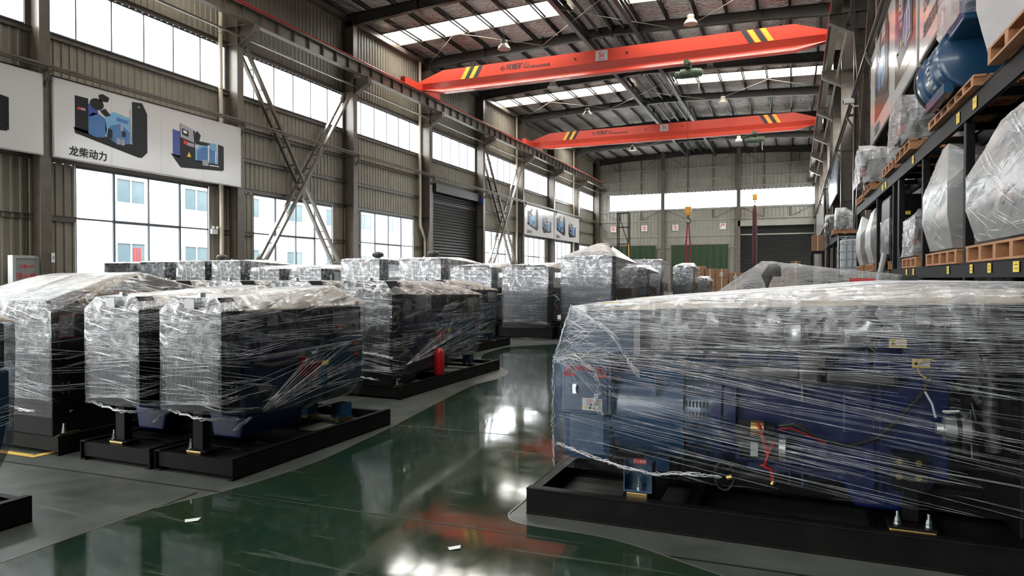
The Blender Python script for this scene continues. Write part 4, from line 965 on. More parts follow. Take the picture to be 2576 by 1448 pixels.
    m.box(1.26, .225, .76, 2.35, .25, .79).box(1.3, .22, .56, 2.3, .25, .58).build('block_ribs', M['deepblue'], t)
    MB().box(1.83, .21, .62, 1.99, .25, .86).build('side_cover', M['deepblue'], t, bevel=.015)
    bolts(MB(), [(1.95, .28, .24), (2.05, .28, .24), (2.25, .24, .5), (2.3, .24, .58), (1.7, .24, .44), (1.45, .24, .44), (2.2, .24, .83), (1.4, .24, .86)], (0, -1, 0), .014, .02).build('engine_bolts', M['deepblue'], t, 40, kind='stuff')
    m = MB().box(1.25, .12, .92, 1.62, .22, .99).box(1.6, .11, .9, 1.72, .22, 1.01).box(1.74, .12, .91, 2.1, .22, .98)
    m.build('exhaust_manifold', M['cast'], t, bevel=.025)
    tu = MB().lathe((1.55, .22, 1.19), (1, 0, 0), [(.06, -.03), (.105, 0), (.118, .02), (.118, .06), (.09, .075)], 28).build('turbocharger', M['silver'], t, 40)
    MB().lathe((1.63, .22, 1.19), (1, 0, 0), [(.075, 0), (.08, .02), (.045, .04), (.05, .08)], 20).build('bearing_housing', M['cast'], tu, 40)
    MB().lathe((1.71, .22, 1.19), (1, 0, 0), [(.07, 0), (.088, .015), (.088, .06), (.065, .08), (.06, .1), (.075, .1), (.075, .125)], 24).build('turbine_housing', M['cast'], tu, 40)
    MB().box(1.6, .2, 1.0, 1.74, .3, 1.12).cyl((1.7, .15, 1.08), (1.82, .15, 1.09), .02).build('turbo_flange', M['cast'], tu)
    MB().tube([(1.82, .22, 1.19), (1.9, .22, 1.19), (1.95, .22, 1.21), (1.975, .22, 1.26), (1.98, .22, 1.36)], .062, 16).build('exhaust_elbow', M['silver'], t, 60)
    MB().lathe((.93, .32, 1.215), (1, 0, 0), [(.05, 0), (.12, .012), (.158, .05), (.168, .11), (.168, .58), (.15, .62)], 32).build('air_filter', M['blackm'], t, 40)
    MB().tube([(1.5, .3, 1.2), (1.54, .27, 1.2), (1.57, .24, 1.2)], .07, 14).build('intake_hose', M['rubber'], t, 60)
    MB().tube([(1.05, .42, 1.02), (1.1, .4, 1.0), (1.3, .38, .98)], .03, 8).build('filter_bracket', M['black'], t)
    # starter
    st = MB().cyl((1.29, .13, .53), (1.5, .13, .53), .07, n=20).build('starter_motor', M['blackm'], t, 40)
    MB().cyl((1.28, .1, .64), (1.48, .1, .64), .042, n=16).build('solenoid', M['black'], st, 40)
    MB().cyl((1.35, .1, .64), (1.42, .1, .64), .045, n=16).build('copper_band', M['brass'], st, 40)
    MB().cyl((1.5, .13, .53), (1.535, .13, .53), .075, n=20).build('starter_cap', M['silver'], st, 40); MB().box(1.35, .05, .49, 1.39, .14, .57).build('starter_clamp', M['silver'], st)
    for pts in ([(1.385, .05, .68), (1.4, .04, .66), (1.43, .03, .56), (1.44, .035, .5)], [(1.475, .05, .58), (1.45, .03, .53), (1.43, .035, .45), (1.41, .05, .44)], [(1.42, .04, .44), (1.46, .04, .43), (1.47, .05, .36)]):
        MB().tube(pts, .010, 8).build('battery_cable', M['railred'], t, 60)
    MB().cyl((1.465, .05, .34), (1.475, .05, .36), .012, n=8).build('cable_lug', M['brass'], t)
    MB().tube([(1.2 + .055 * math.cos(a * .42), .14, .335 + .085 * math.sin(a * .42)) for a in range(16)], .008, 8).build('drain_hose', M['rubber'], t, 60)
    MB().cyl((1.215, .125, .33), (1.245, .125, .34), .016, n=10).build('drain_fitting', M['brass'], t)
    # wiring loom
    MB().tube([(1.52, .1, .66), (1.6, .1, .68), (1.7, .14, .6), (1.85, .18, .56), (2.0, .18, .62), (2.12, .16, .76), (2.22, .15, .9), (2.26, .17, 1.0)], .011, 7).build('wiring_loom', M['rubber'], t, 60)
    MB().tube([(1.5, .08, .65), (1.56, .08, .66), (1.64, .1, .63), (1.74, .14, .58)], .005, 6).build('red_wire', M['railred'], t); MB().tube([(1.5, .075, .67), (1.58, .075, .685), (1.66, .1, .64), (1.75, .14, .585)], .005, 6).build('green_wire', M['hoistg'], t)
    MB().tube([(2.22, .13, .9), (2.25, .11, .84), (2.265, .1, .77)], .006, 6).build('white_wire', M['paper'], t)
    MB().tube([(2.24 + .05 * math.cos(a * .3), .15, 1.02 + .05 * math.sin(a * .3)) for a in range(3, 16)], .004, 6).build('yellow_wire', M['tag'], t)
    MB().tube([(1.62, .16, .99), (1.62, .15, .8)], .006, 6).build('dipstick', M['zinc'], t)
    # charging alternator, mount, fan, radiator
    ca = MB().lathe((2.27, .12, .71), (1, 0, 0), [(.03, 0), (.035, .03), (.068, .035), (.07, .07), (.07, .15), (.055, .165)], 24).build('charging_alternator', M['silver'], t, 40)
    MB().lathe((2.355, .12, .71), (1, 0, 0), [(.0712, 0), (.0712, .022)], 24).build('alternator_gap', M['ink'], ca, 40)
    MB().lathe((2.44, .12, .71), (1, 0, 0), [(.05, 0), (.055, .01), (.04, .03), (.06, .05), (.03, .06)], 20).build('alternator_pulley', M['black'], ca, 40)
    MB().tube([(2.3, .12, .8), (2.37, .1, .81), (2.4, .11, .79)], .012, 8).build('adjuster_arm', M['zinc'], ca)
    mb_ = MB().box(2.07, .12, .36, 2.23, .2, .56).box(2.12, .14, hs + .03, 2.2, .2, .38).build('engine_mount', M['black'], t, bevel=.006)
    bolts(MB(), [(2.1, .12, .52), (2.19, .12, .52), (2.1, .12, .44), (2.19, .12, .44)], (0, -1, 0), .018, .016).build('mount_bolts', M['gold'], mb_, 40)
    MB().box(2.05, .05, hs - .014, 2.27, .19, hs + .012).build('rubber_mount', M['gold'], t, bevel=.008); MB().box(2.045, .045, hs + .012, 2.275, .2, hs + .026).build('mount_top', M['black'], t, bevel=.006)
    stud(t, 2.09, .085, hs + .026, .85); stud(t, 2.235, .085, hs + .026, .85)
    MB().box(1.95, .2, .3, 1.99, .24, .6).build('block_pipe', M['deepblue'], t)
    fn = MB().cyl((2.46, .48, .82), (2.56, .48, .82), .07, n=18).build('fan_hub', M['black'], t, 40)
    for k in range(9):
        bl = MB().prism([(.06, -.03), (.33, -.055), (.33, .055), (.06, .03)], 'xz', -.003, .003)
        o = bl.build('fan_blade', M['fan'], fn); o.matrix_local = Matrix.Translation((2.5, .48, .82)) @ Matrix.Rotation(k * 2 * math.pi / 9 + .2, 4, 'X') @ Matrix.Rotation(R(90), 4, 'Z') @ Matrix.Rotation(R(28), 4, 'X')
    MB().box(2.62, .04, .2, 2.86, .94, 1.43).build('radiator', M['black'], t, bevel=.01)
    MB().lathe((2.54, .48, .82), (1, 0, 0), [(.38, 0), (.38, .05), (.44, .09)], 28).build('fan_shroud', M['black'], t, 40)
    MB().tube([(2.5, .1, 1.1), (2.5, .08, .95), (2.5, .08, .8), (2.52, .1, .62)], .036, 12).build('coolant_hose', M['cast'], t, 60)
    MB().tube([(2.5, .1, 1.12), (2.46, .12, 1.2), (2.4, .2, 1.25), (2.2, .3, 1.2)], .038, 12).build('coolant_pipe', M['cast'], t, 60)
    m = MB()
    for i in range(8): m.cyl((2.5, .09, 1.08 - i * .045), (2.5, .09, 1.062 - i * .045), .048, n=14)
    m.build('hose_rings', M['blackm'], t)
    cp = MB().tube([(2.05, .25, 1.37), (2.3, .22, 1.4), (2.43, .2, 1.405)], .052, 16).build('charge_air_pipe', M['silver'], t, 60)
    MB().cyl((2.41, .2, 1.405), (2.53, .19, 1.41), .056, n=18).build('hose_sleeve', M['rubber'], cp, 40)
    for x in (2.425, 2.505): MB().cyl((x, .197, 1.406), (x + .016, .196, 1.407), .06, n=18).build('hose_clamp', M['zinc'], cp, 40)
    MB().tube([(2.53, .19, 1.41), (2.75, .2, 1.41), (2.9, .25, 1.38)], .06, 16).build('charge_air_pipe', M['cast'], t, 60)
    MB().box(2.13, .2, 1.04, 2.2, .26, 1.2).build('filter_block', M['deepblue'], t); MB().cyl((2.3, .2, 1.12), (2.3, .2, 1.3), .05, n=16).build('fuel_filter', M['blackm'], t, 40)
    for x, z in ((2.055, 1.125), (2.165, 1.02)):
        k = MB().box(x, .17, z, x + .085, .173, z + .048).build('caution_label', M['tag'], t); MB().box(x + .035, .167, z + .012, x + .08, .17, z + .042).build('label_panel', M['paper'], k); text('label_text', '加机油', .013, M['redink'], k, (x + .057, .166, z + .028), (1, 0, 0), (0, 0, 1)); MB().prism([(x + .008, z + .012), (x + .03, z + .012), (x + .019, z + .04)], 'xz', .168, .17).build('label_mark', M['ink'], k)
    MB().box(1.27, .262, 1.06, 1.33, .266, 1.08).build('caution_label', M['tag'], t)
    MB().box(2.05, .19, .96, 2.4, .26, 1.06).build('block_shelf', M['deepblue'], t, bevel=.01)
    # film
    pts = [(.17, .06, .31), (.17, .92, .31), (.16, .04, .99), (.16, .94, .99), (.26, .1, 1.325), (.26, .86, 1.325), (.75, .1, 1.34), (.75, .88, 1.34), (2.1, .14, 1.475), (2.1, .84, 1.475), (2.7, .12, 1.478), (2.7, .86, 1.478),
           (2.9, .0, 1.42), (2.9, .98, 1.42), (2.9, -.0, .3), (2.9, .98, .3), (1.1, .03, .32), (1.1, .95, .32), (1.9, -.02, 1.1), (1.2, -.01, .85)]
    me, bvh = hull_mesh(pts, .5, .006, 'stretch_film', M['filmL'], .14, 11)
    link('cardboard_cover', cover_mesh(me, .03, .6, 1.25, M['cover']), t)
    link('stretch_film', me, t)
    s_ = strands(bvh, (.16, 2.9, 0, .98), 21, 230, (.95, 1.42), faces=('-y', '-x'), slopes=(-.10, .06), ln=(.4, 2.2), gap=(.005, .016), w=(.0006, .002), top=260, topaxis='x')
    for sd, n_, z_, sl_ in ((22, 62, (.5, 1.05), (-.2, -.08)), (23, 26, (.3, .6), (-.19, -.1)), (24, 70, (.95, 1.35), (-.02, .1))):
        s2 = strands(bvh, (.16, 2.9, 0, .98), sd, n_, z_, faces=('-y',), slopes=sl_, ln=(.8, 2.4), gap=(.005, .014), w=(.0006, .0016)); s_.add(s2.v, s2.f)
    rope(s_, [(.27, .09, 1.32), (.42, .06, 1.24), (.56, .03, 1.16), (.6, .03, 1.08), (.66, .03, .99), (.72, .03, .9)], .0018, 3, 9, .016)
    rope(s_, [(.2, .03, .46), (.36, .02, .42), (.6, .02, .36), (.8, .015, .335), (1.0, .02, .36), (1.2, .02, .36)], .0016, 5, 8, .011)
    rope(s_, [(.17, .05, .98), (.3, .03, 1.02), (.45, .025, .93), (.47, .03, .8), (.42, .03, .72), (.5, .03, .66)], .0025, 7, 6, .014)
    rope(s_, [(.17, .05, .31), (.16, .05, .6), (.17, .04, .98), (.27, .08, 1.32)], .003, 9, 3, .01)
    rnd = random.Random(5)
    for i in range(60):                              # crease fan gathered at the film corner
        a = Vector((.17 + rnd.uniform(0, .1), .035, .98 + rnd.uniform(-.03, .3))); d = Vector((rnd.uniform(.05, .4), 0, rnd.uniform(-.3, .16))); b = a + d
        pa = []
        for k in range(6):
            p = a.lerp(b, k / 5) + Vector((0, 0, rnd.uniform(-.006, .006))); h = bvh.ray_cast(Vector((p.x, -.6, p.z)), Vector((0, 1, 0)), 1.4)
            if h[0] is not None: pa.append((h[0] + h[1] * .006, h[1]))
        if len(pa) > 1: ribbon(s_, pa, rnd.uniform(.001, .003))
    s_.build('film_strands', M['strand'], t, 180, kind='stuff')
    return t
b1 = big_set((-1.58, 4.05, 0), 'large film-wrapped blue generator set filling the right foreground, engine side facing us')
dup(b1, (-1.57, 5.22, 0), 'large wrapped generator set right behind the foreground one, only its bright top showing')
b3 = dup(b1, (-1.0, 6.45, 0), 'third large wrapped set on the right, black elbow poking through its film', scale=(.8, 1, 1))
MB().tube([(.95, .3, 1.3), (.95, .3, 1.52), (.99, .3, 1.575), (1.1, .3, 1.58)], .065, 14).build('exhaust_elbow', M['rubber'], b3, 60)
MB().cyl((1.8, .25, 1.475), (2.05, .25, 1.475), .03, n=14).build('red_hose', M['redpaint'], b3, 40); MB().box(2.3, .2, 1.42, 2.45, .4, 1.53).build('black_box', M['blackm'], b3, bevel=.01)
me, bvh = hull_mesh([(x, y, 1.38) for x in (.42, 2.6) for y in (.1, .85)] + [(.9, y, 1.66) for y in (.2, .5)] + [(1.15, y, 1.64) for y in (.2, .6)] + [(2.4, y, 1.52) for y in (.15, .7)], 1.5, .012, 'stretch_film', M['filmL'], .12, 15)
link('stretch_film', me, b3)
for x, y, sx, lab in ((-4.05, 3.18, .05, 'small white paper scrap on the grey floor by the green edge'), (-2.35, 3.42, .04, 'small crumpled paper scrap lying on the green aisle')):
    t = thing('paper_scrap', lab, 'litter', (x + .6, y - .1, .004), .5); MB().add([(0, 0, .002), (sx * 1.5, .01, .006), (sx * 1.6, sx, .012), (sx * .4, sx * 1.1, .004), (-.01, sx * .6, .01)], [(0, 1, 2), (0, 2, 3), (0, 3, 4)]).build('paper', M['paper'], t)
# ---------------------------------------------------------------- posters on the column faces
def quadP(pts, y=0): return MB().add([(p[0], y, p[1]) for p in pts], [tuple(range(len(pts)))])
PZ = .78
def print_set_a(par, ox, oz, s, y):
    """printed picture of an open generator set, radiator at the right"""
    def P(n, m, *polys, dy=0):
        for po in polys: MB().add([(ox + p[0] * s, y - dy, oz + p[1] * s * PZ) for p in po], [tuple(range(len(po)))]).build(n, M[m], par)
    P('printed_skid', 'printblack', [(0, .2), (.02, .1), (.95, -.12), (1.03, -.02), (1.03, .08), (.6, .12)])
    P('printed_control_box', 'printblack', [(.02, .15), (.02, .72), (.2, .72), (.2, .12)])
    P('printed_alternator', 'printblue', [(.2, .14), (.2, .42), (.26, .5), (.36, .5), (.44, .44), (.46, .25), (.42, .12), (.3, .1)], dy=.001)
    P('printed_alternator', 'printdark', [(.2, .42), (.2, .64), (.32, .62), (.34, .5)], dy=.001)
    P('printed_engine', 'printlight', [(.44, .16), (.44, .5), (.56, .6), (.82, .55), (.84, .12), (.6, .06)], dy=.001)
    P('printed_engine', 'printblue', [(.5, .12), (.5, .34), (.66, .42), (.8, .3), (.8, .1), (.62, .04)], [(.6, .45), (.6, .52), (.78, .5), (.78, .44)], dy=.002)
    P('printed_engine', 'printblack', [(.46, .14), (.48, .3), (.54, .28), (.54, .12)], [(.68, .2), (.68, .3), (.74, .3), (.74, .2)], dy=.003)
    P('printed_filter', 'printgrey', [(.66, .3), (.66, .42), (.7, .42), (.7, .3)], [(.6, .06), (.6, .16), (.66, .16), (.66, .06)], [(.67, .05), (.67, .15), (.72, .15), (.72, .05)], dy=.004)
    P('printed_air_cleaner', 'printblack', [(.3 + .1 * math.cos(a * .5236) + .02, .66 + .1 * math.sin(a * .5236)) for a in range(12)], [(.36, .72), (.34, .82), (.4, .86), (.5, .82), (.48, .74)], [(.36, .56), (.44, .62), (.52, .52), (.44, .48)], dy=.002)
    P('printed_radiator', 'printblack', [(.84, .0), (.84, .86), (1.0, .88), (1.08, .7), (1.08, .0), (.98, -.12)], dy=.003)
    P('printed_radiator', 'printgrey', [(.93, .78), (.93, .81), (.96, .81), (.96, .78)], [(.80, .1), (.80, .72), (.815, .72), (.815, .1)], dy=.004)
    P('printed_label', 'redink', [(.05, .5), (.05, .54), (.1, .54), (.1, .5)], dy=.004); P('printed_label', 'printgrey', [(.1, .5), (.1, .54), (.16, .54), (.16, .5)], dy=.004)
def print_set_b(par, ox, oz, s, y):
    """printed picture of a set seen from the control panel"""
    def P(n, m, *polys, dy=0):
        for po in polys: MB().add([(ox + p[0] * s, y - dy, oz + p[1] * s * PZ) for p in po], [tuple(range(len(po)))]).build(n, M[m], par)
    P('printed_skid', 'printblack', [(-.04, .14), (.14, -.1), (.98, -.02), (.98, .1), (.4, .1)])
    P('printed_terminal_box', 'printdark', [(0, .12), (0, .62), (.14, .6), (.14, .08)])
    P('printed_control_box', 'printblack', [(.13, .02), (.13, .76), (.42, .68), (.42, .02)], dy=.001)
    P('printed_control_panel', 'printgrey', [(.14, .5), (.14, .78), (.38, .7), (.4, .44)], dy=.002)
    P('printed_screen', 'printblack', [(.17, .56), (.17, .68), (.29, .65), (.29, .53)], dy=.003); P('printed_screen', 'paper', [(.195, .6), (.195, .65), (.26, .635), (.26, .585)], dy=.004)
    P('printed_label', 'redink', [(.2, .38), (.2, .46), (.27, .44), (.27, .36)], dy=.003); P('printed_label', 'printgrey', [(.27, .36), (.27, .43), (.4, .42), (.4, .35)], dy=.003)
    P('printed_triangle', 'tag', [(.26, .14), (.34, .14), (.3, .24)], dy=.003)
    P('printed_engine', 'printlight', [(.42, .08), (.42, .3), (.56, .5), (.84, .52), (.88, .1)]); P('printed_engine', 'printblue', [(.46, .1), (.46, .3), (.6, .42), (.82, .36), (.82, .1)], dy=.001)
    P('printed_pipe', 'printblack', [(.4, .5), (.42, .64), (.46, .7), (.53, .62), (.5, .5), (.7, .5), (.7, .44), (.44, .42)], dy=.002)
    P('printed_pipe', 'paper', [(.67, .1), (.67, .46), (.695, .46), (.695, .1)], [(.7, .04), (.7, .06), (.9, .07), (.9, .05)], [(.82, .12), (.82, .36), (.84, .36), (.84, .12)], dy=.003)
    P('printed_battery', 'printgrey', [(.56, .02), (.56, .14), (.68, .15), (.68, .03)], dy=.004)
    P('printed_radiator', 'printblack', [(.88, .02), (.88, .52), (1.0, .5), (1.0, .0)], dy=.002)
def poster(name, lab, x, ya, yb, z0, z1, side, style, m='white'):
    """side +1: hangs on the left columns facing +x, reading direction +y; -1: on the right, facing -x, reading direction -y"""
    W_ = yb - ya; H_ = z1 - z0
    t = thing(name, lab, 'poster', (x, ya if side > 0 else yb, z0), R(90) if side > 0 else R(-90), 'printed boards above the windows' if style != 'blue' else None)
    MB().box(0, 0, 0, W_, .05, H_).build('poster_board', M[m], t)
    MB().box(-.03, .01, -.03, W_ + .03, .06, 0).box(-.03, .01, H_, W_ + .03, .06, H_ + .03).box(-.03, .01, 0, 0, .06, H_).box(W_, .01, 0, W_ + .03, .06, H_).build('poster_rim', M['greyplate'], t)
    for i in range(1, 4): MB().box(W_ * i / 4 - .004, -.0015, 0, W_ * i / 4 + .004, 0, H_).build('board_seam', M['greyplate'], t)
    if style == 'sets':
        print_set_a(t, .62, .66, 2.5, -.004); print_set_b(t, 4.4, .55, 2.45, -.004)
        text('lettering', '龙柴动力', .33, M['ink'], t, (1.12, -.006, .24), (1, 0, 0), (0, 0, 1), .014)
    if style == 'photos':
        for ox, w2, oz, h2, f in ((1.2, 3.1, .42, 1.75, print_set_a), (5.3, 2.75, .3, 2.0, print_set_b)):
            q = MB().box(ox, -.004, oz, ox + w2, 0, oz + h2).build('printed_photo', M['printbrown'], t); f(q, ox + .3, oz + .45, w2 * .78, -.008)
        text('lettering', '龙柴动力', .3, M['ink'], t, (1.8, -.006, .16), (1, 0, 0), (0, 0, 1), .012)
    if style == 'words':
        for i, tx in enumerate(('柴油发电机组系列产品', '功率范围：', '2.0KW—3000KW', '公司产品广泛用于工矿企业', '通信医院高层建筑等场所')):
            text('lettering', tx, .26, M['ink'], t, (.4, -.006, H_ - .5 - i * .42), (1, 0, 0), (0, 0, 1), .006, 'LEFT')
    return t
poster('wall_poster', 'white poster with two generator sets and bold black characters, largest on the left wall', XLC + .10, 14.28, 22.05, 5.32, 7.76, 1, 'sets')
poster('wall_poster', 'white poster cut by the left edge, black radiator of a set showing', XLC + .10, 6.1, 13.93, 5.32, 7.76, 1, 'sets')
poster('wall_poster', 'small far poster on the left wall beside the second lattice brace', XLC + .10, 54.45, 62.05, 5.32, 7.84, 1, 'sets')
poster('wall_poster', 'last poster on the left wall, nearest the end wall corner', XLC + .10, 62.25, 70.4, 5.32, 7.84, 1, 'sets')
poster('wall_poster', 'big white poster with dark photos of engines on the right, catching a window glare', XRC - .10, 14.2, 22.4, 5.32, 7.85, -1, 'photos')
poster('wall_poster', 'white poster of black text lines at the upper right edge', XRC - .10, 6.0, 13.9, 5.32, 7.85, -1, 'words')
poster('wall_poster', 'blue and white board high on the right wall behind the cream pipes', XRC - .10, 39.8, 48.6, 6.0, 8.0, -1, 'blue', 'poster_blue')
poster('wall_poster', 'white board with red strokes, far down the right wall', XRC - .10, 58.5, 77.5, 5.5, 8.0, -1, 'none')

# ---------------------------------------------------------------- end wall: signs, curtains, tower
for ch, x, z, lab in (('安', -19.75, 7.25, 'white square sign with red character, leftmost of four on the end wall'), ('全', -16.1, 7.28, 'white square sign with red character, second from left on the end wall'),
                      ('生', -12.58, 7.26, 'white square sign with red character, third from left on the end wall'), ('产', -7.42, 7.28, 'white square sign with red character, rightmost on the end wall, left of the shutter')):
    t = thing('safety_sign', lab, 'sign', (x, YF - .16, z - .33), 0, 'safety signs on the end wall')
    MB().box(-.33, -.03, 0, .33, .0, .66).build('sign_board', M['paper'], t)
    text('lettering', ch, .56, M['redink'], t, (0, -.034, .33), (1, 0, 0), (0, 0, 1), .015)
for x0, x1, lab in ((-20.8, -14.75, 'left dark green curtain covering the lower end wall'), (-13.0, -6.82, 'right dark green curtain covering the lower end wall, beside the shutter')):
    t = thing('curtain', lab, 'curtain', (x0, YF - .35, 0)); m = MB(); n = 60; rnd = random.Random(int(x1 * 10))
    xs = [(x1 - x0) * i / n for i in range(n + 1)]; of = [.07 * math.sin(i * .9 + rnd.uniform(-.4, .4)) for i in range(n + 1)]
    for i in range(n): m.add([(xs[i], of[i], .05), (xs[i + 1], of[i + 1], .05), (xs[i + 1], of[i + 1] * .5, 5.22), (xs[i], of[i] * .5, 5.22)], [(0, 1, 2, 3)])
    m.build('cloth', M['curtain'], t, 80); MB().cyl((-.1, 0, 5.26), (x1 - x0 + .1, 0, 5.26), .04, n=8).build('curtain_rail', M['steel'], t)
t = thing('lattice_tower', 'black steel lattice frame tower standing before the left green curtain', 'tower', (-18.0, 76.5, 0))
for x in (-.62, .62):
    for y in (-.35, .35): MB().box(x - .05, y - .05, 0, x + .05, y + .05, 9.0).build('leg', M['black'], t)
m = MB()
for z in (1.2, 3.4, 5.4, 7.3, 8.9):
    for y in (-.35, .35): m.bar((-.62, y, z), (.62, y, z), .07, .07)
    for x in (-.62, .62): m.bar((x, -.35, z), (x, .35, z), .07, .07)
m.build('crossbar', M['black'], t); MB().bar((-.55, -.36, 8.8), (.55, -.36, 5.5), .05, .05).bar((-.5, -.36, 8.8), (.62, -.36, 5.5), .03, .03).bar((.55, -.36, 5.3), (-.55, -.36, 1.3), .05, .05).build('diagonal', M['black'], t)
MB().tube([(.66, -.4, 5.4), (.72, -.42, 4.2), (.64, -.4, 3.2), (.7, -.4, 2.6)], .05, 6).build('chain', M['hook'], t)

# ---------------------------------------------------------------- small things on the left wall
t = thing('fire_hydrant_cabinet', 'grey framed fire cabinet with red lettering by the left column', 'cabinet', (XL + .55, 13.15, 1.2), R(90))
MB().box(0, 0, 0, .8, .2, 1.0).build('cabinet_body', M['greyplate'], t); dr = MB().box(.1, -.01, .1, .7, 0, .9).build('cabinet_door', M['cabinet'], t)
MB().box(0, -.03, 0, .8, 0, .09).box(0, -.03, .91, .8, 0, 1).box(0, -.03, .09, .09, 0, .91).box(.71, -.03, .09, .8, 0, .91).build('cabinet_frame', M['greyplate'], t)
text('lettering', '消火栓', .2, M['redink'], dr, (.4, -.014, .36), (1, 0, 0), (0, 0, 1), .004); text('lettering', '火警119', .12, M['redink'], dr, (.4, -.014, .66), (1, 0, 0), (0, 0, 1), .003)
MB().box(0, .02, -1.2, .8, .2, 0).build('cabinet_stand', M['greyplate'], t)
t = thing('emergency_light', 'white twin-head emergency light beside the big left window', 'lamp', (XL + .16, 21.2, 3.32), R(90))
MB().box(-.16, -.08, 0, .16, 0, .2).build('housing', M['paper'], t, bevel=.01)
for s in (-1, 1): MB().lathe((s * .1, -.06, .26), (s * .2, -1, .1), [(.03, 0), (.055, .03), (.06, .06)], 14).build('lamp_head', M['paper'], t, 40)
t = thing('switch_box', 'small white box on the left column above the wrapped cartons', 'box', (XLC + .03, 14.2, 2.0), R(90)); MB().box(0, -.02, 0, .1, 0, .3).build('box_body', M['paper'], t); MB().box(.02, -.03, .1, .08, -.02, .2).build('switch', M['greyplate'], t)
t = thing('security_camera', 'white security camera on an arm above the right racks', 'camera', (XRC - .05, 27.6, 7.8))
MB().box(-.45, -.12, .02, -.1, .1, .2).build('camera_body', M['paper'], t, bevel=.02); MB().cyl((-.45, 0, .1), (-.48, 0, .1), .06, n=12).build('lens', M['ink'], t); MB().tube([(-.2, 0, .02), (-.1, 0, -.08), (.05, 0, -.08)], .03, 8).build('arm', M['paper'], t)

# ---------------------------------------------------------------- pallet racks on the right
RX0, RSL = 1.6895, .0142; RANG = math.pi / 2 + math.atan(RSL)
def rk(Y, d, z): return (RX0 - RSL * Y + d, Y + RSL * d, z)
def rackY(u):
    t = (u - 1288) / 1717.3; k = (.92378 + .38300 * t) / (.92378 * t - .383); return RX0 * k / (1 + RSL * k)
Z1, Z2 = 1.655, 3.27
def rack(lab, ya, yb, posts, z1, z2, levels=(1, 2), depth=.5, x_off=0):
    t = thing('pallet_rack', lab, 'rack', (RX0 + x_off, 0, 0), RANG)        # local x = down the hall, local -y = towards the wall
    for y, w in posts:
        for d in (0, depth - .08): MB().box(y - w / 2, -d - .08, 0, y + w / 2, -d, z2 - .2).build('upright', M['black'], t, bevel=.006)
    if len(posts) > 3:
        MB().prism([(posts[3][0] - .06, z1), (posts[3][0] - .35, z1), (posts[3][0] - .06, z1 + .38)], 'xz', -.012, -.002).build('gusset', M['black'], t)
    for z in ((z1,) if 1 in levels else ()) + (z2,):
        h = .145 if z == z1 and 1 in levels else .2
        for d in (0, depth): MB().box(ya, -d - .006, z - h, yb, -d + .006, z).box(ya, -d - .03 if d == 0 else -d, z - .012, yb, -d + .012 if d == 0 else -d + .04, z).box(ya, -d - .03 if d == 0 else -d, z - h, yb, -d + .012 if d == 0 else -d + .04, z - h + .012).build('beam', M['black'], t)
        y = ya + .1
        while y < yb: MB().box(y, -depth, z - .1, y + .05, 0, z - .02).build('deck_bar', M['black'], t); y += .8
    return t
posts = [(5.3, .1), (8.13, .1), (10.39, .09), (12.42, .17), (13.0, .1), (15.15, .1), (19.1, .12)]
r1 = rack('black steel pallet rack along the right wall, nearest, with yellow notes on its beam', 5.0, 19.15, posts, Z1, Z2)
for u, w in ((2561, .075), (2493, .055), (2447, .05), (2388, .05), (2300, .055), (2283, .06), (2236, .06), (2198, .06), (2187, .06), (2171, .08), (2163, .08)):
    y = rackY(u); n = MB().box(y - w, .013, Z1 - .105, y + w, .016, Z1 - .02).build('paper_note', M['tag'], r1)
    for j in range(2): MB().box(y - w * .7, .0165, Z1 - .05 - j * .03, y + w * .5, .017, Z1 - .045 - j * .03).build('handwriting', M['ink'], n)
for u, w in ((2452, .07), (2410, .07), (2297, .07), (2228, .1), (2221, .1)):
    y = rackY(u); n = MB().box(y - w, .013, Z2 - .16, y + w, .016, Z2 - .05).build('paper_note', M['tag'], r1); MB().box(y - w * .7, .0165, Z2 - .1, y + w * .5, .017, Z2 - .095).build('handwriting', M['ink'], n)
r2 = rack('farther black pallet rack on the right, beyond the caged liquid tank', 24.3, 34, [(24.4, .14), (27, .1), (30, .1), (33.9, .1)], 1.5, 2.95, x_off=-.06)

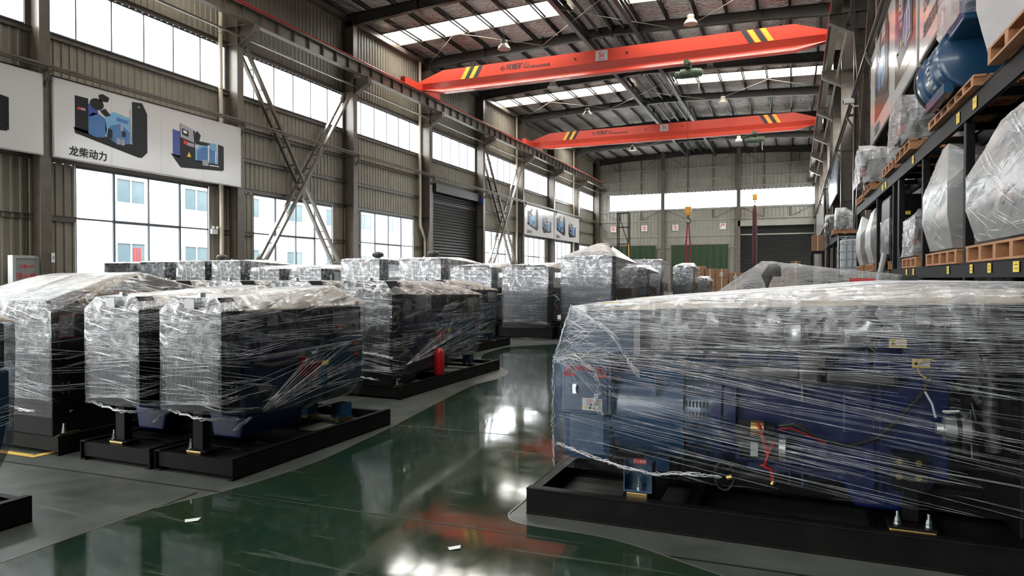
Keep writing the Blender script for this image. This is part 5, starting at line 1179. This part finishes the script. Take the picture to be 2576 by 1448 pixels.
def pallet(lab, Y, d, z, L=1.1, D=.62, n=4, h=.14, group='wooden pallets on the racks', rz=0):
    t = thing('pallet', lab, 'pallet', rk(Y, d, z), RANG + rz, group)       # origin: near corner, local x down the hall
    for i in range(n):
        x = i * (L - .09) / (n - 1); MB().box(x, -D, .02, x + .09, 0, h - .022).build('stringer', M['wood'], t)
    for i in range(5): y = -D + i * (D - .1) / 4; MB().box(-.02, y, h - .022, L + .02, y + .1, h).build('deck_board', M['wood'], t)
    for y in (-D, -D / 2 - .05, -.1): MB().box(0, y, 0, L, y + .1, .02).build('bottom_board', M['wood'], t)
    return t
def wrapped_engine(name, lab, cat, Y, d, z, L, D, H, body, film, seed, lumps=10, spread=.8, group=None, strandn=40):
    """engine under film; local x down the hall, -y towards the wall"""
    t = thing(name, lab, cat, rk(Y, d, z), RANG, group); rnd = random.Random(seed)
    MB().box(L * .15, -D * .8, H * .12, L * .85, -D * .2, H * .6).build('engine_block', M[body], t, bevel=.02)
    MB().box(L * .2, -D * .7, H * .6, L * .8, -D * .3, H * .8).build('cylinder_head', M['cast' if body != 'cast' else 'silver'], t, bevel=.02)
    MB().prism([(L * .2, H * .12), (L * .8, H * .12), (L * .7, .0), (L * .25, .0)], 'xz', -D * .7, -D * .3).build('oil_pan', M['blackm'], t, bevel=.015)
    MB().lathe((L * .15, -D * .5, H * .35), (-1, 0, 0), [(H * .17, 0), (H * .17, .04), (H * .07, .05), (H * .07, .1)], 20).build('flywheel', M['cast'], t, 40)
    MB().lathe((L * .35, -D * .2, H * .5), (0, 1, 0), [(.05, 0), (.09, .03), (.09, .1), (.03, .12)], 16).build('turbocharger', M['silver'], t, 40)
    MB().box(L * .5, -D * .2, H * .3, L * .7, -D * .12, H * .45).build('red_label', M['redink'], t)
    pts = [(x, y, zz) for x in (-.02, L) for y in (-D, .0) for zz in (0.02,)] + [(x, y, H * .78) for x in (0, L * .95) for y in (-D * .95, -.02)]
    if film == 'bag':                                # soft cover: gathered at the foot, bulging at the middle, drawn in at the top
        pts = [(x, y, .02) for x in (.06, L - .08) for y in (-D * .9, -.07)] + [(x, y, H * q) for q in (.3, .58) for x in (-.02, L) for y in (-D, 0)]
        pts += [(L * rnd.uniform(.1, .3), -D * rnd.uniform(.1, .3), H * .97), (L * rnd.uniform(.6, .85), -D * rnd.uniform(.15, .3), H), (L * .3, -D * .8, H * .93), (L * .8, -D * .75, H * .9), (0.02, -D * .4, H * rnd.uniform(.7, .85))]; lumps = 3
        MB().box(L * .2, -D * .75, H * .78, L * .75, -D * .2, H * .9).build('machine_top', M['printdark'], t)
    for i in range(lumps): pts.append((rnd.uniform(0, L), rnd.uniform(-D, 0), H * rnd.uniform(spread, 1.0)))
    bg = film == 'bag'; me, bvh = hull_mesh(pts, H * .3, .010 if bg else .022, 'stretch_film', M[film], .2 if bg else .1, seed); link('stretch_film', me, t)
    if strandn:
        s_ = strands(bvh, (-.03, L, -D, .02), seed, strandn, (.05, H), slopes=(-.5, .5), w=(.002, .006), ln=(.2, .8), top=0); s_.build('film_strands', M['strand'], t, kind='stuff')
    return t
GP = 'wooden pallets on the racks'
# upper deck
pallet('pallet on the upper deck at the right edge, under the tall bagged load', 5.3, -.12, Z2, 1.5, .72)
wrapped_engine('bagged_load', 'tall load in cloudy plastic at the top right corner, on the upper rack', 'load', 5.5, -.15, Z2 + .15, 1.55, .75, 1.35, 'blue', 'bag', 31, 8, .8)
pallet('pallet on the upper deck under the bare blue alternator, ends sticking out', 7.45, -.08, Z2, 2.1, .6, 7, .1)
t = thing('alternator_unit', 'bare blue alternator drum with slotted ring and a wrapped blue box on top', 'alternator', rk(8.0, .08, Z2 + .1), RANG)
MB().lathe((0, -.0, .37), (1, 0, 0), [(.3, 0), (.34, .02), (.35, .06), (.33, .1), (.33, .42), (.345, .43), (.345, .56), (.33, .57), (.33, .95), (.37, .96), (.37, 1.05), (.34, 1.1), (.3, 1.12)], 40).build('alternator_drum', M['blue'], t, 30)
MB().lathe((1.1, 0, .37), (1, 0, 0), [(.375, 0), (.38, .03), (.375, .08)], 40).build('rubber_rim', M['rubber'], t, 30)
v = MB()
for k in range(40):
    a = 2 * math.pi * k / 40; v.box(-.055, -.014, -.006, .055, .014, .008, Matrix.Translation((.495, 0, .37)) @ Matrix.Rotation(a, 4, 'X') @ Matrix.Translation((0, 0, .345)))
v.build('vent_slots', M['greyplate'], t, kind='stuff')
MB().box(-.62, -.22, .5, .22, .26, 1.12).build('terminal_box', M['blue'], t, bevel=.015)
for yy in (-.25, .2): MB().box(.05, yy, 0, 1.0, yy + .08, .1).build('foot', M['blue'], t)
MB().box(-.4, .26, .9, -.28, .265, .96).build('yellow_tag', M['tag'], t)
me, bvh = hull_mesh([(x, y, z_) for x in (-.64, .25) for y in (-.24, .29) for z_ in (.55, 1.14)] + [(.6, .25, .72), (.5, .2, 1.0)], .6, .012, 'stretch_film', M['filmw'], .08, 33); link('stretch_film', me, t)
pallet('pallet under the beige-topped wrapped engine on the upper deck', 10.75, -.1, Z2, 1.3, .75)
wrapped_engine('wrapped_engine', 'wrapped engine with a flat beige top, on the upper deck left of the blue alternator', 'engine', 10.9, -.2, Z2 + .14, 1.2, .78, .82, 'cast', 'filmw', 35, 9, .8, 'wrapped engines on the racks')
pallet('pallet stack end on the upper deck above the wide upright', 12.5, -.08, Z2, 1.2, .7); pallet('pallet on the upper deck, far end, under a wrapped engine', 15.3, -.1, Z2, 1.5, .75)
wrapped_engine('wrapped_engine', 'wrapped engine on the far end of the upper deck, dark lid on top', 'engine', 15.4, -.28, Z2 + .14, 1.3, .85, .85, 'cast', 'filmw', 36, 10, .75, 'wrapped engines on the racks')
pallet('pallet at the far tip of the upper deck', 17.4, -.05, Z2, 1.3, .65)
# lower deck
pallet('long pallet on the lower deck at the right edge, open ends facing out', 5.5, -.03, Z1, 2.4, .55, 6, .16)
wrapped_engine('bagged_load', 'biggest film-bound load on the lower deck at the right edge', 'load', 5.6, -.1, Z1 + .16, 2.0, .7, 1.08, 'grey', 'bag', 41, 8, .9, strandn=240)
pallet('pallet on the lower deck behind the first upright', 8.3, -.03, Z1, 1.65, .55, 5, .15)
wrapped_engine('bagged_load', 'leaning cloudy bagged load on the lower deck behind the first upright', 'load', 8.4, -.1, Z1 + .15, 1.35, .7, 1.2, 'cast', 'bag', 42, 7, .85, strandn=120)
pallet('pallet on the lower deck under the small wrapped engine', 10.7, -.02, Z1, 1.2, .6)
wrapped_engine('wrapped_engine', 'small wrapped engine with red and white box, on the lower deck', 'engine', 10.9, -.02, Z1 + .14, 1.05, .62, .72, 'blackm', 'filmw', 43, 9, .7, 'wrapped engines on the racks')
pallet('pallet on the lower deck under the dark cabinet', 13.3, -.02, Z1, 1.3, .6)
t = thing('control_cabinet', 'black control cabinet in clear film, lower deck past the wide upright', 'cabinet', rk(13.4, .02, Z1 + .14), RANG)
MB().box(0, -.55, 0, 1.1, 0, 1.15).build('cabinet_body', M['black'], t, bevel=.01); MB().box(.05, .0, .05, 1.05, .012, 1.1).build('cabinet_door', M['blackm'], t); MB().box(-.005, -.3, .8, 0, -.22, .86).build('warning_label', M['tag'], t)
link('stretch_film', hull_mesh([(x, y, z_) for x in (-.03, 1.13) for y in (-.57, .03) for z_ in (0, .75)], .4, .012, 'stretch_film', M['film'], .12, 44)[0], t)
for y, lab in ((15.6, 'tall narrow load draped in beige plastic on the lower deck'), (17.6, 'last draped narrow load on the lower deck, by the end upright')):
    pallet('pallet under the ' + ('first' if y < 16 else 'last') + ' draped narrow load, lower deck', y, -.02, Z1, 1.2, .6)
    wrapped_engine('draped_load', lab, 'load', y + .1, -.05, Z1 + .14, 1.0, .6, 1.2, 'blackm', 'bag', int(y * 3), 4, .9, strandn=0)
t = thing('leaning_panel', 'plain grey sheet panel leaning against the rack beam', 'panel', (1.05, 13.4, 0), 0)
MB().prism([(0, 0), (.05, 0), (.42, 1.93), (.37, 1.95)], 'xz', 0, .35).build('panel_sheet', M['grey'], t); MB().prism([(.045, .0), (.07, .0), (.44, 1.92), (.415, 1.93)], 'xz', 0, .35).build('panel_edge', M['blackm'], t)
# tank, carton and loads by the second rack
t = thing('liquid_tank', 'white caged liquid tank with galvanised bars between the two racks', 'tank', (1.15, 21.3, 0))
MB().box(.03, .03, 1.62, .92, .95, 2.6).build('bottle', M['ibc'], t, bevel=.05); m = MB()
for z in (1.6, 1.82, 2.04, 2.26, 2.48, 2.68):
    m.bar((0, 0, z), (.95, 0, z), .025, .025).bar((0, 0, z), (0, .98, z), .025, .025).bar((.95, 0, z), (.95, .98, z), .025, .025).bar((0, .98, z), (.95, .98, z), .025, .025)
for i in range(7):
    x = .95 * i / 6; m.bar((x, 0, 1.6), (x, 0, 2.68), .022, .022).bar((0, x, 1.6), (0, x, 2.68), .022, .022).bar((.95, x, 1.6), (.95, x, 2.68), .022, .022)
m.build('cage', M['zinc'], t); MB().lathe((.47, .5, 2.58), (0, 0, 1), [(.12, 0), (.12, .06)], 16).build('tank_lid', M['ink'], t)
MB().box(0, 0, 0, .95, .98, 1.45).build('stand', M['black'], t); MB().box(-.02, -.02, 1.45, .97, 1.0, 1.6).build('tank_pallet', M['steel'], t)
pallet('pallet under the wrapped part on the farther rack', 24.6, -.2, 2.95, 1.1, .7)
wrapped_engine('wrapped_part', 'clear-wrapped part with a dark round opening, on top of the farther rack', 'part', 24.7, -.12, 3.09, .9, .5, .78, 'blackm', 'filmw', 51, 8, .7)
wrapped_engine('wrapped_part', 'dark green wrapped block on top of the farther rack', 'part', 26.2, -.35, 2.95, .9, .6, .85, 'darkgreen', 'film', 52, 6, .9, strandn=0)
def carton(lab, x, y, z, w, d, h, lbl=True, group='brown cartons by the end wall', rz=0):
    t = thing('carton', lab, 'box', (x, y, z), rz, group)
    MB().box(0, 0, 0, w, d, h).build('carton_body', M['carton'], t, bevel=.01); MB().box(w * .47, -.003, h * .0, w * .53, d + .003, h + .003).build('tape', M['cover'], t)
    if lbl:
        q = MB().box(w * .35, -.006, h * .3, w * .6, -.003, h * .62).build('carton_label', M['paper'], t); MB().box(w * .38, -.008, h * .42, w * .57, -.006, h * .5).build('label_print', M['ink'], q)
    return t
carton('single brown carton on the black stand past the second rack', .62, 30, 2.6, .42, .5, .64, False, None)
t = thing('stand', 'black steel stand holding one carton beyond the second rack', 'stand', (.58, 29.9, 0)); MB().box(0, 0, 2.5, .5, .7, 2.6).build('stand_top', M['black'], t)
for x in (0, .42):
    for y in (0, .62): MB().box(x, y, 0, x + .08, y + .08, 2.5).build('leg', M['black'], t)
low = 'plain brown carton in the lower layers of the pile'
for x, n, h, w, lab in ((-5.45, 4, .565, .5, 'leftmost top carton of the pile before the green curtain'), (-4.95, 4, .54, .56, 'top carton with white label, second column of the pile'), (-4.36, 4, .505, .5, 'top carton in the middle of the pile'), (-3.84, 4, .50, .62, 'tall top carton right of the middle of the pile'), (-3.15, 4, .45, .62, 'top carton with white label at the right of the pile')):
    for k in range(n): carton(lab if k == n - 1 else low, x, 37 + (.1 if x < -5 else 0), k * h, w, .6, h - .01, k == n - 1 and x not in (-5.45, -4.36), 'cartons piled before the end wall')
for x, w, lab in ((-1.62, .74, 'brown carton with white label on top of the right pile, before the shutter'), (-.22, .5, 'narrow brown carton on top of the right pile, before the shutter')):
    for k in range(3): carton(lab if k == 2 else 'plain brown carton low in the right pile', x, 40, k * .82, w, .7, .81, k == 2, 'cartons piled before the shutter')
for i, x in enumerate((-.85, -.55)): carton(('lower flat carton between the two top cartons, left' , 'lower flat carton between the two top cartons, right')[i], x, 40.0, 0, .29, .6, 2.06 - i * .06, False, 'cartons piled before the shutter')
